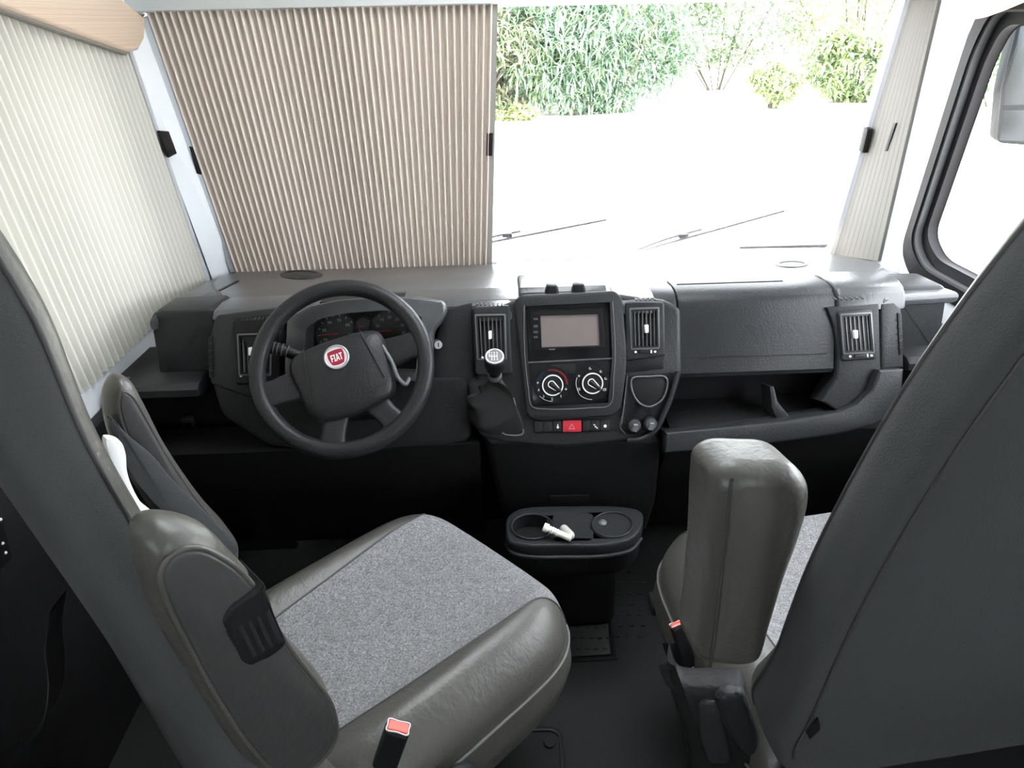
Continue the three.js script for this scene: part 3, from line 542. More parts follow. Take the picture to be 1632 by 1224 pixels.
// instrument cluster
{
  const t = thing('instrument_cluster', 'dark instrument cluster with round dials under a curved hood behind the steering wheel', 'instruments', onF(580, 600, 0.0));
  const at = 0.05, outer = [[452, 600], [456, 508], [490, 488], [540, 478], [600, 473], [660, 473], [706, 480], [712, 496], [704, 514], [690, 530], [686, 610]], inner = [[478, 594], [482, 520], [505, 503], [550, 494], [610, 489], [655, 491], [680, 502], [674, 530], [668, 600]];
  part(t, 'hood', face(outer, 0.08, { at, bevel: 0.008, seg: 4, r: 0.012, holes: [hole(inner, at, 0.015)] }), M.dashTop);
  const back = FP(-0.03);
  part(t, 'back_plate', face([[462, 610], [470, 500], [690, 490], [680, 610]], 0.01, { at: -0.03, bevel: 0.002 }), M.black);
  for (const [x, y, r, n] of [[538, 532, 0.05, 14], [622, 527, 0.05, 9], [580, 520, 0.022, 5]]) {
    const dial = canvasMat(256, 256, (g, w) => {
      g.fillStyle = '#0a0a0b'; g.fillRect(0, 0, w, w); g.translate(w / 2, w / 2); g.strokeStyle = '#8f9096'; g.fillStyle = '#8f9096'; g.lineWidth = 5; g.font = 'bold 24px sans-serif'; g.textAlign = 'center'; g.textBaseline = 'middle';
      for (let i = 0; i < n; i++) { const a = (135 + 270 * i / (n - 1)) * D; g.beginPath(); g.moveTo(118 * Math.cos(a), 118 * Math.sin(a)); g.lineTo(104 * Math.cos(a), 104 * Math.sin(a)); g.stroke(); if (n > 6 && (n < 10 || i % 2)) g.fillText(n > 10 ? String(i * 10) : String(i * 5), 82 * Math.cos(a), 82 * Math.sin(a)); }
    }, 0.3);
    const c = flat(hit(x, y, back), back), dm = plane(lift(back, c.x, c.y, 0), back.n, back.u), disc = new THREE.CircleGeometry(r, 48); disc.translate(0, 0, 0.002); disc.applyMatrix4(basis(dm));
    const f = part(t, 'gauge', disc, dial);
    const nd = new THREE.BoxGeometry(r * 0.8, 0.002, 0.001); nd.translate(-r * 0.35, 0, 0.005); nd.rotateZ(-0.35 + Math.PI * 0.12); nd.applyMatrix4(basis(dm)); part(f, 'needle', nd, M.red, 'red pointer needle');
    const ring = new THREE.TorusGeometry(r, 0.002, 6, 40); ring.translate(0, 0, 0.003); ring.applyMatrix4(basis(dm)); part(f, 'ring', ring, M.dash);
  }
}
// steering wheel
const WC = camera.position.clone().addScaledVector(ray(545, 585), 1.5);
const WN = V(0, Math.sin(40 * D), Math.cos(40 * D));
const WP = plane(WC, WN, V(1, 0, 0));
{
  const R = 0.179, turn = 18 * D, m = basis(WP).multiply(new THREE.Matrix4().makeRotationZ(turn));
  const t = thing('steering_wheel', 'dark grey four-spoke steering wheel turned slightly anticlockwise', 'steering wheel', WC);
  const put = (name, g, mat, parent = t, label) => { g.applyMatrix4(m); return part(parent, name, g, mat, label); };
  put('rim', new THREE.TorusGeometry(R, 0.018, 20, 96), M.wheel);
  // spokes: flat tapering bars from pad to rim, dished back towards the column
  const spoke = (a, w0, w1, r0, r1) => grid((s, v) => { // s round the section, v along
    const r = r0 + (r1 - r0) * v, w = (w0 + (w1 - w0) * v) * (1 + 0.5 * Math.max(0, v - 0.75) * 2), th = 0.011, b = s * 2 * Math.PI, c = Math.cos(b), q = Math.sin(b);
    const y = Math.sign(c) * Math.abs(c) ** 0.5 * w / 2, z = Math.sign(q) * Math.abs(q) ** 0.7 * th - 0.028 * (1 - v) ** 1.3 + 0.012 * (1 - v);
    return V(r * Math.cos(a) - y * Math.sin(a), r * Math.sin(a) + y * Math.cos(a), z);
  }, 24, 12, true);
  for (const [a, w0, w1] of [[182, 0.075, 0.05], [-2, 0.075, 0.05]]) put('spoke', spoke(a * D, w0, w1, 0.07, R - 0.006), M.wheel);
  for (const [a, w0, w1] of [[246, 0.06, 0.045], [294, 0.06, 0.045]]) put('spoke', spoke(a * D, w0, w1, 0.05, R - 0.006), M.wheel);
  const pad = smooth([[-0.103, 0.032], [-0.09, 0.05], [-0.045, 0.06], [0, 0.062], [0.045, 0.06], [0.09, 0.05], [0.103, 0.032], [0.1, -0.02], [0.092, -0.075], [0.075, -0.098], [0.03, -0.108], [0, -0.11], [-0.03, -0.108], [-0.075, -0.098], [-0.092, -0.075], [-0.1, -0.02]].map(([x, y]) => new THREE.Vector2(x, y)), 80);
  // domed airbag cover
  const nR = 10, dome = grid((s, v) => { const i = s * pad.length, k = Math.floor(i) % pad.length, f = i - Math.floor(i), p = pad[k].clone().lerp(pad[(k + 1) % pad.length], f), q = v < 0.2 ? 1 : 1 - (v - 0.2) / 0.8 * 0.999, z = v < 0.2 ? -0.03 + 0.04 * (v / 0.2) : 0.01 + 0.022 * (1 - q ** 3.2) ** 0.8; return V(p.x * q, -0.022 * (1 - q) + p.y * q, z); }, 80, nR * 2, true);
  const cover = put('airbag_cover', dome, M.wheel);
  for (const s of [-1, 1]) put('cover_seam', tube([V(s * 0.062, 0.058, 0.024), V(s * 0.066, 0.03, 0.029), V(s * 0.074, -0.02, 0.0285), V(s * 0.08, -0.06, 0.0245)], 0.0012, 24, 6), M.black, cover);
  const hubBack = new THREE.CylinderGeometry(0.06, 0.05, 0.06, 32); hubBack.rotateX(Math.PI / 2); hubBack.translate(0, -0.02, -0.045); put('hub', hubBack, M.dashDark);
  for (const s of [1]) put('spoke_trim', tube([V(0.096, 0.012, 0.012), V(0.104, -0.03, 0.014), V(0.106, -0.068, 0.012), V(0.116, -0.085, 0.008), V(0.128, -0.074, 0.005)], 0.0045, 30, 8), M.trim, t, 'grey edge trim between the right spokes');
  // emblem: chrome ring, dark red field with letters
  const em = new THREE.Group(); em.name = 'emblem';
  em.userData.label = 'round badge with a red field and pale letters'; t.add(em);
  const ec = V(-0.0, 0.014, 0.0335), field = canvasMat(256, 256, (g, w) => {
    g.fillStyle = '#b9b4b6'; g.fillRect(0, 0, w, w); g.translate(128, 128);
    g.beginPath(); g.moveTo(-88, -78); g.quadraticCurveTo(0, -104, 88, -78); g.quadraticCurveTo(112, 0, 70, 84); g.quadraticCurveTo(0, 112, -70, 84); g.quadraticCurveTo(-112, 0, -88, -78); g.fillStyle = '#8c1226'; g.fill();
    g.strokeStyle = '#e6dfe2'; g.lineWidth = 6; g.stroke(); g.fillStyle = '#efe9ea'; g.font = 'bold 84px sans-serif'; g.textAlign = 'center'; g.textBaseline = 'middle'; g.scale(0.76, 1.35); g.fillText('FIAT', 0, 4);
  }, 0.3);
  const d = new THREE.CircleGeometry(0.024, 48); d.translate(ec.x, ec.y, ec.z + 0.001); put('field', d, field, em);
  const ringG = new THREE.TorusGeometry(0.0245, 0.0024, 10, 48); ringG.translate(ec.x, ec.y, ec.z); put('ring', ringG, M.silver, em);
}
// column shroud, stalks, ignition
{
  const t = thing('steering_column', 'dark steering column shroud between wheel and dashboard', 'steering column', WC.clone().addScaledVector(WN, -0.2));
  const sec = (k, w, h) => { const c = WC.clone().addScaledVector(WN, -k); return { c, w, h }; };
  const S = [sec(0.07, 0.06, 0.05), sec(0.1, 0.075, 0.062), sec(0.24, 0.085, 0.075), sec(0.32, 0.085, 0.08)];
  part(t, 'shroud', grid((s, v) => { const i = v * 3, k = Math.min(2, Math.floor(i)), f = i - k, a = S[k], b = S[k + 1], c = a.c.clone().lerp(b.c, f), w = a.w + (b.w - a.w) * f, h = a.h + (b.h - a.h) * f, q = s * 2 * Math.PI, x = Math.cos(q), y = Math.sin(q); return c.addScaledVector(WP.u, Math.sign(x) * Math.abs(x) ** 0.6 * w).addScaledVector(WP.v, Math.sign(y) * Math.abs(y) ** 0.6 * h - 0.015); }, 32, 12, true), M.dashDark);
}
{
  const at = (x, y, d) => camera.position.clone().addScaledVector(ray(x, y), d);
  const mk = (label, pts, r) => { const t = thing('column_stalk', label, 'stalk', pts[0]);
    const n = pts.length, c = new THREE.CatmullRomCurve3(pts), g = grid((s, v) => { const p = c.getPoint(v), tan = c.getTangent(v), a = V(0, 1, 0).addScaledVector(tan, -tan.y).normalize(), b = tan.clone().cross(a), rad = r * (v < 0.04 ? Math.sqrt(v / 0.04) : v > 0.3 && v < 0.36 ? 0.9 : 1 - 0.3 * Math.max(0, v - 0.5)); return p.addScaledVector(a, Math.cos(s * 6.2832) * rad).addScaledVector(b, Math.sin(s * 6.2832) * rad); }, 16, 40, true);
    part(t, 'lever', g, M.black); return [t, c]; };
  const [l, lc] = mk('black ribbed lever at the left of the steering wheel', [at(428, 553, 1.545), at(455, 559, 1.55), at(500, 576, 1.57), at(535, 588, 1.6)], 0.0135);
  for (const v of [0.12, 0.2, 0.28, 0.36]) { const ring = new THREE.TorusGeometry(0.0138, 0.0012, 6, 24); ring.lookAt(lc.getTangent(v)); const p = lc.getPoint(v); ring.translate(p.x, p.y, p.z); part(l, 'print_band', ring, M.trim); }
  const [rgt] = mk('short black wiper lever at the right of the steering wheel', [at(669, 550, 1.56), at(650, 556, 1.565), at(625, 566, 1.585), at(590, 580, 1.61)], 0.012);
  const P = FP(0.012), c = hit(697, 549, P), t = thing('ignition_lock', 'small silver ignition lock on the dashboard right of the steering wheel', 'ignition lock', c);
  const dm = basis(plane(c, V(0.4, 0.3, 1), P.u)); const a = new THREE.CylinderGeometry(0.0095, 0.0115, 0.016, 28); a.rotateX(Math.PI / 2); a.applyMatrix4(dm); part(t, 'barrel', a, M.silver);
  const b = new THREE.BoxGeometry(0.002, 0.01, 0.002); b.translate(0, 0, 0.008); b.applyMatrix4(dm); part(t, 'key_slot', b, M.black);
}
// gear lever
{
  const Z = -1.37, kn = onZ(788, 569, Z), t = thing('gear_lever', 'gear lever with silver-ringed knob and black leather gaiter beside the console', 'gear lever', onZ(795, 690, -1.4));
  const axis = V(0.0, 0.88, 0.47).normalize(), dm = plane(kn, axis, V(1, 0, 0)), B = basis(dm);
  const lathe = (pts, seg = 36) => { const g = new THREE.LatheGeometry(pts.map(([x, y]) => new THREE.Vector2(x, y)), seg); g.rotateX(Math.PI / 2); g.applyMatrix4(B); return g; };
  const k = part(t, 'knob', lathe([[0, 0.002], [0.017, 0.001], [0.0215, -0.004], [0.0235, -0.014], [0.023, -0.026], [0.019, -0.042], [0.014, -0.052], [0, -0.052]]), M.black);
  const ring = new THREE.TorusGeometry(0.0185, 0.0026, 10, 40); ring.translate(0, 0, 0.0015); ring.applyMatrix4(B); part(k, 'ring', ring, M.silver, 'silver ring');
  const cap = new THREE.CircleGeometry(0.017, 32); cap.translate(0, 0, 0.0032); cap.applyMatrix4(B);
  part(k, 'shift_pattern', cap, canvasMat(128, 128, (g) => { g.fillStyle = '#131314'; g.fillRect(0, 0, 128, 128); g.strokeStyle = '#e2e2e2'; g.lineWidth = 4; g.beginPath(); for (const x of [42, 64, 86]) { g.moveTo(x, 40); g.lineTo(x, 88); } g.moveTo(24, 64); g.lineTo(86, 64); g.moveTo(24, 64); g.lineTo(24, 40); g.stroke(); g.fillStyle = '#e2e2e2'; g.font = 'bold 17px sans-serif'; g.textAlign = 'center'; [['R', 24, 32], ['1', 42, 34], ['3', 64, 34], ['5', 86, 34], ['2', 42, 104], ['4', 64, 104], ['6', 86, 104]].forEach(([s, x, y]) => g.fillText(s, x, y)); }, 0.3));
  part(t, 'shaft', lathe([[0.0105, -0.05], [0.0105, -0.095]], 24), M.black);
  part(t, 'collar', lathe([[0.0125, -0.062], [0.0155, -0.066], [0.0155, -0.074], [0.012, -0.078]], 28), M.trim, 'chrome-grey collar');
  // pleated gaiter from the collar down to a skewed foot on the console
  const top = kn.clone().addScaledVector(axis, -0.082), foot = [[748, 634], [744, 652], [754, 676], [772, 690], [802, 693], [834, 690], [828, 668], [815, 645], [786, 632]].map(([x, y]) => onF(x, y, 0.012));
  const fc = new THREE.CatmullRomCurve3(foot, true);
  part(t, 'gaiter', grid((s, v) => {
    const f = fc.getPoint(s), a = s * 2 * Math.PI, tp = top.clone().add(V(0.016 * Math.cos(a + 2.2), 0, 0.016 * Math.sin(a + 2.2)));
    const q = f.clone(), n = Math.sin(s * 25.13 + v * 7) * 0.006 * Math.sin(v * Math.PI) + Math.sin(s * 18.85 + v * 9) * 0.006 * Math.sin(v * Math.PI);
    const p = tp.lerp(q, v ** 0.85); const c = top.clone().lerp(fc.getPoint(0).lerp(fc.getPoint(0.5), 0.5), v), out = p.clone().sub(c).normalize();
    return p.addScaledVector(out, 0.006 * Math.sin(v * Math.PI) ** 0.8 + n).addScaledVector(FN, 0.004 * Math.sin(v * Math.PI));
  }, 96, 24, true), std(lin(0.03, 0.03, 0.03), 0.24), 'folded black leather gaiter');
  part(t, 'gaiter_edge', tube([[800, 690], [806, 693], [833, 691], [826, 664], [818, 634]].map(([x, y]) => onF(x, y, 0.016)), 0.0022, 40, 6), M.trim);
}
// lower console with cup holders
{
  const t = thing('lower_console', 'dark lower console with two round cup holders between the seats', 'console', V(0.04, 0, -1.45));
  part(t, 'column', slab(rounded(px([[772, 700], [1056, 700], [1046, 800], [1030, 850], [812, 850], [795, 800]], plane(V(0, 0.55, -1.425), V(0, -0.12, 1), V(1, 0, 0))), 0.02), plane(V(0, 0.55, -1.425), V(0, -0.12, 1), V(1, 0, 0)), 0.14, { bevel: 0.015, seg: 3 }), M.dashDark);
  const Y = 0.4, P = plane(V(0, Y, 0), V(0, 1, 0), V(1, 0, 0));
  const outline = smooth(px([[806, 845], [812, 862], [835, 868], [900, 869], [965, 868], [1005, 858], [1023, 838], [1022, 815], [1000, 808], [900, 806], [830, 810], [810, 822]], P), 80);
  const circle = (x, y, rx, ry) => { const c = []; for (let i = 0; i < 40; i++) c.push([x + rx * Math.cos(i / 40 * 2 * Math.PI), y + ry * Math.sin(i / 40 * 2 * Math.PI)]); return px(c, P); };
  const h1 = circle(848, 840, 33, 20), h2 = circle(976, 837, 32, 20), mid = px([[884, 822], [942, 820], [942, 860], [884, 861]], P);
  part(t, 'tray', slab(outline, P, 0.035, { bevel: 0.005, seg: 3, holes: [h1.slice().reverse(), h2.slice().reverse(), rounded(mid, 0.01).reverse()] }), M.dash);
  for (const h of [h1, h2]) {
    const c = h.reduce((a, p) => a.add(p), new THREE.Vector2()).divideScalar(h.length), w = lift(P, c.x, c.y);
    const wall = grid((s, v) => { const i = s * h.length, k = Math.floor(i) % h.length, p = h[k].clone().lerp(h[(k + 1) % h.length], i - Math.floor(i)), q = p.sub(c).multiplyScalar(v < 0.8 ? 1 - 0.12 * v : (1 - v) / 0.2 * 0.9).add(c); return lift(P, q.x, q.y, -0.075 * Math.min(1, v / 0.8)); }, 40, 10, true);
    const cup = part(t, 'cup_holder', wall, M.black);
    part(cup, 'rim', tube(h.filter((_, i) => i % 2 === 0).map((p) => lift(P, p.x, p.y, 0.0015)), 0.003, 60, 8, true), M.dash);
  }
  part(t, 'well', slab(rounded(mid, 0.01), plane(V(0, Y - 0.035, 0), V(0, 1, 0), V(1, 0, 0)), 0.004, { bevel: 0 }), M.dashDark);
  const low = (k) => outline.map((p) => new THREE.Vector2(p.x * k + 0.04 * (1 - k), p.y));
  part(t, 'body', slab(low(0.97), plane(V(0, Y - 0.034, 0), V(0, 1, 0), V(1, 0, 0)), 0.06, { bevel: 0.006, holes: [h1.slice().reverse(), h2.slice().reverse()] }), M.dashDark);
  part(t, 'lip', tube(px([[806, 850], [815, 864], [840, 871], [900, 872], [965, 870], [1006, 861], [1023, 842]], P).map((p) => lift(P, p.x, p.y, -0.03)), 0.005, 60, 8), M.dash);
  part(t, 'pedestal', box(0.24, 0.32, 0.18, 0.035, 0.16, -1.47, 0.03), M.dashDark);
  part(t, 'slot', slab(px([[876, 790], [938, 788], [938, 800], [876, 802]], plane(V(0, 0.55, -1.425), V(0, -0.12, 1), V(1, 0, 0))), plane(V(0, 0.55, -1.423), V(0, -0.12, 1), V(1, 0, 0)), 0.006, { bevel: 0.001 }), M.black);
}
{ // things in the cup holders
  const a = onY(865, 839, 0.428), b = onY(912, 859, 0.41), t = thing('charger_plug', 'white cable plug with a ribbed grip lying across the left cup holder', 'plug', b);
  const c = new THREE.CatmullRomCurve3([a, a.clone().lerp(b, 0.5), b]);
  part(t, 'plug_body', grid((s, v) => { const p = c.getPoint(v), tn = c.getTangent(v), n = V(0, 1, 0).addScaledVector(tn, -tn.y).normalize(), bi = tn.clone().cross(n), r = v < 0.02 || v > 0.98 ? 0 : v < 0.2 ? 0.0105 : 0.0075 + 0.0012 * (v < 0.55 && Math.sin(v * 80) > 0 ? 1 : 0); return p.addScaledVector(n, r * Math.cos(s * 6.2832)).addScaledVector(bi, r * Math.sin(s * 6.2832)); }, 16, 60, true), M.paper);
  const e = onY(899, 843, 0.412), f = onY(909, 853, 0.41), u = thing('plug_cap', 'short grey-white plug end behind the white plug in the console tray', 'plug', f);
  const d = f.clone().sub(e).normalize(), g = new THREE.CapsuleGeometry(0.01, e.distanceTo(f), 6, 16); g.applyQuaternion(new THREE.Quaternion().setFromUnitVectors(V(0, 1, 0), d)); const m = e.clone().lerp(f, 0.5); g.translate(m.x, m.y, m.z);
  part(u, 'body', g, std(lin(0.45, 0.43, 0.38), 0.6));
  const q = onY(960, 838, 0.39), w = thing('lighter_knob', 'small grey ribbed knob standing in the right cup holder', 'knob', q.clone().setY(0.33));
  const L = (pts) => { const g2 = new THREE.LatheGeometry(pts.map(([x, y]) => new THREE.Vector2(x, y)), 24); g2.translate(q.x, 0.33, q.z); return g2; };
  part(w, 'shaft', L([[0, 0], [0.01, 0], [0.01, 0.045], [0.009, 0.05]]), M.trim);
  part(w, 'head', L([[0.009, 0.048], [0.0125, 0.052], [0.011, 0.056], [0.0128, 0.06], [0.011, 0.064], [0.012, 0.068], [0.008, 0.074], [0, 0.075]]), M.trim);
}
// pedals hint and door handle recess in the left lining
{
  const P = plane(V(0, 0.69, -1.566), V(0, -0.1875, 1), V(1, 0, 0));
  const t = thing('door_pull', 'dark recessed pull in the lining below the side ledge', 'handle', hit(305, 690, P));
  part(t, 'frame', slab(px([[289, 664], [310, 662], [319, 716], [300, 720]], P), P, 0.014, { off: 0.008, bevel: 0.003, r: 0.008, holes: [rounded(px([[294, 670], [307, 668], [314, 708], [302, 711]], P), 0.005)] }), M.dash);
  part(t, 'pull', slab(px([[300, 706], [313, 704], [314, 709], [301, 711]], P), P, 0.012, { off: 0.01, bevel: 0.002 }), M.trim);
}
// windscreen wipers outside
[['left', [[700, 404], [787, 383], [830, 374], [967, 352]], 'thin windscreen wiper whose end shows just beyond the drawn blind'], ['right', [[1003, 407], [1060, 388], [1120, 371], [1250, 338]], 'long windscreen wiper rising to the right across the glass']].forEach(([, p, label]) => {
  const P = plane(lift(WS, 0, 0, -0.085), WS.n, WS.u), q = p.map(([x, y]) => hit(x, y, P)), t = thing('windscreen_wiper', label, 'wiper', q[0]);
  part(t, 'blade', strip(q[0].clone(), q[0].clone().add(V(0, 0.008, 0)), q[3].clone(), q[3].clone().add(V(0, 0.007, 0)), V(0, 0, -0.01)), M.trim);
  part(t, 'arm', tube([q[0].clone().add(V(0, 0.004, -0.016)), q[1].clone().add(V(0, 0.008, -0.02)), q[2].clone().add(V(0, 0.008, -0.018))], 0.005, 30, 8), M.trim);
  part(t, 'bracket', box(0.035, 0.014, 0.02, (q[1].x + q[2].x) / 2, (q[1].y + q[2].y) / 2 + 0.006, (q[1].z + q[2].z) / 2 - 0.012, 0.003), M.rubber);
});
// ---------------------------------------------------------------- seats
function seatFrame(cx, cz, deg) {
  const a = deg * D, f = V(Math.sin(a), 0, -Math.cos(a)), r = V(Math.cos(a), 0, Math.sin(a)), c = V(cx, 0, cz);
  return { c, f, r, at: (x, y, z) => c.clone().addScaledVector(r, x).add(V(0, y, 0)).addScaledVector(f, z) }; // x to its right, z forward
}
function cushion(t, S, o) {
  const hw = o.hw, hl = o.hl, y0 = o.y0, h = o.h;
  const top = (a, b) => { // a across -1..1, b along -1..1
    const x = hw * a * (1 - 0.2 * Math.max(0, b) ** 5 - 0.1 * Math.max(0, -b) ** 4), z = hl * b * (1 - 0.14 * a ** 4 * (b > 0 ? 1 : 0.4));
    const e = Math.max(0, (1 - Math.abs(a) ** 5) * (1 - Math.abs(b) ** 7)), bol = 0.028 * Math.exp(-(((Math.abs(a) - 0.74) / 0.2) ** 2)) * (1 - Math.abs(b) ** 6);
    return S.at(x, y0 + h * e ** 0.42 + bol - 0.012 * (1 - b * b) * Math.max(0, 1 - a * a * 2), z);
  };
  const aF = (b) => THREE.MathUtils.lerp(0.5, 0.72, (b + 1) / 2) + 0.28 * Math.max(0, (b - 0.68) / 0.32) ** 1.8;
  const ease = (s) => Math.sin((s * 2 - 1) * Math.PI / 2);
  const w = 2 * hw;
  part(t, 'fabric_panel', grid((s, v) => { const b = ease(v); return top((s * 2 - 1) * aF(b), b); }, 80, 110), M.fabric, 'mottled grey fabric centre panel');
  for (const k of [-1, 1]) part(t, 'side_bolster', grid((s, v) => { const b = ease(v), a = aF(b) + (1 - aF(b)) * Math.sin(s * Math.PI / 2); return top(k * (k < 0 ? aF(b) + 1 - a + 0 * s : a), b); }, 60, 120), M.leather, 'taupe leather side bolster');
  const edge = (u) => { // walk round the rim
    const q = u * 4, i = Math.floor(q) % 4, f = ease(q - Math.floor(q)); return [[f, -1], [1, f], [-f, 1], [-1, -f]][i]; };
  const c0 = S.at(0, 0, 0);
  part(t, 'side_skirt', grid((s, v) => { const [a, b] = edge(s), p = top(a, b), d = p.clone().sub(c0).setY(0); p.addScaledVector(d, 0.035 * Math.sin(v * 2.2) - 0.1 * Math.max(0, v - 0.5)); p.y -= v * 0.115; return p; }, 360, 20, true), M.leather, 'taupe leather boxing');
  const pipe = []; for (let i = 0; i < 120; i++) { const [a, b] = edge(i / 120), p = top(a, b), d = p.clone().sub(c0).setY(0); pipe.push(p.addScaledVector(d, 0.012).add(V(0, -0.006, 0))); }
  part(t, 'piping', tube(pipe, 0.0032, 240, 6, true), M.piping);
  for (const k of [-1, 1]) { const q = []; for (let i = 0; i <= 40; i++) { const b = ease(i / 40) * 0.985; q.push(top(k * aF(b), b).add(V(0, 0.0006, 0))); } part(t, 'seam', tube(q, 0.0018, 80, 6), M.leatherDark); }
  part(t, 'cushion_base', grid((s, v) => { const [a, b] = edge(s), p = top(a, b), k = 1 - 0.12 - 0.16 * v; return c0.clone().lerp(p, k).setY(y0 - 0.1 - 0.05 * v); }, 100, 3, true), M.black);
}
function backrest(t, S, o) { // o.rows: [height, half width, rear z, front z]
  const R = o.rows, at = (i, k) => { const j = Math.max(0, Math.min(R.length - 1, i)); return R[j][k]; };
  const curve = new THREE.CatmullRomCurve3(R.map(([y, w]) => V(y, w, 0)), false, 'centripetal'), curve2 = new THREE.CatmullRomCurve3(R.map(([y, , b, f]) => V(y, b, f)), false, 'centripetal');
  const sec = (v) => { const t1 = v, p = curve.getPoint(t1), q = curve2.getPoint(t1); return { y: p.x, w: Math.max(p.y, 0.002), b: q.y, f: q.z }; };
  const ring = (s, v) => { // s 0..1 round the section, 0.5 = middle of the rear
    const c = sec(v), a = s * 2 * Math.PI, x = Math.sin(a), z = Math.cos(a), ex = 0.42, m = (c.b + c.f) / 2, d = (c.f - c.b) / 2;
    const X = c.w * Math.sign(x) * Math.abs(x) ** ex, fr = z > 0 ? 1 : 0, bol = fr * o.bolster * Math.max(0, (Math.abs(X) / c.w - 0.45) / 0.55) ** 1.4 * (1 - Math.abs(X / c.w) ** 12) * Math.min(1, c.w / 0.2) * (1 + 4 * Math.max(0, 0.75 - c.y) / 0.35);
    const Z = m + d * Math.sign(z) * Math.abs(z) ** ex * (z < 0 ? 1 : 1) + bol - (z < 0 ? 0 : 0);
    return S.at(X, c.y, Z);
  };
  const s0 = o.split; // front part |s| < s0
  const n = 200;
  part(t, 'back_cover', grid((s, v) => ring(s0 + (1 - 2 * s0) * s, v), 140, n), M.fabricBack, 'dark grey fabric back cover');
  part(t, 'front_bolsters', grid((s, v) => ring(-s0 + 2 * s0 * s, v), 140, n), M.leather, 'taupe leather front');
  part(t, 'front_panel', grid((s, v) => { const p = ring((s - 0.5) * 0.13, 0.02 + v * 0.7); return p.addScaledVector(S.f, 0.006 * Math.min(1, 8 * s * (1 - s))); }, 30, 50), M.fabricLight, 'light grey fabric front panel');
  for (const k of [-1, 1]) { const q = []; for (let i = 0; i <= 60; i++) q.push(ring(k * s0, 0.01 + i / 60 * 0.97)); part(t, 'piping', tube(q, 0.0028, 140, 6), M.leatherDark); }
  if (o.seam) for (const k of [-1, 1]) { const q = []; for (let i = 0; i <= 50; i++) q.push(ring(0.5 + k * 0.165, 0.08 + i / 50 * 0.86).addScaledVector(S.f, -0.0005)); part(t, 'seam', tube(q, 0.0016, 120, 6), M.leatherDark); }
  part(t, 'under_edge', grid((s, v) => { const p = ring(s, 0.0), c = S.at(0, R[0][0], (R[0][2] + R[0][3]) / 2); return c.lerp(p, 1 - v * 0.9).add(V(0, -0.02 * Math.sin(v * 1.5), 0)); }, 60, 6, true), M.black);
  const top = S.at(0, R[R.length - 1][0] + 0.004, (R[R.length - 1][2] + R[R.length - 1][3]) / 2);
  part(t, 'top_edge', grid((s, v) => top.clone().lerp(ring(s, 1), v), 60, 4, true), M.fabricBack);
  return { ring, sec };
}
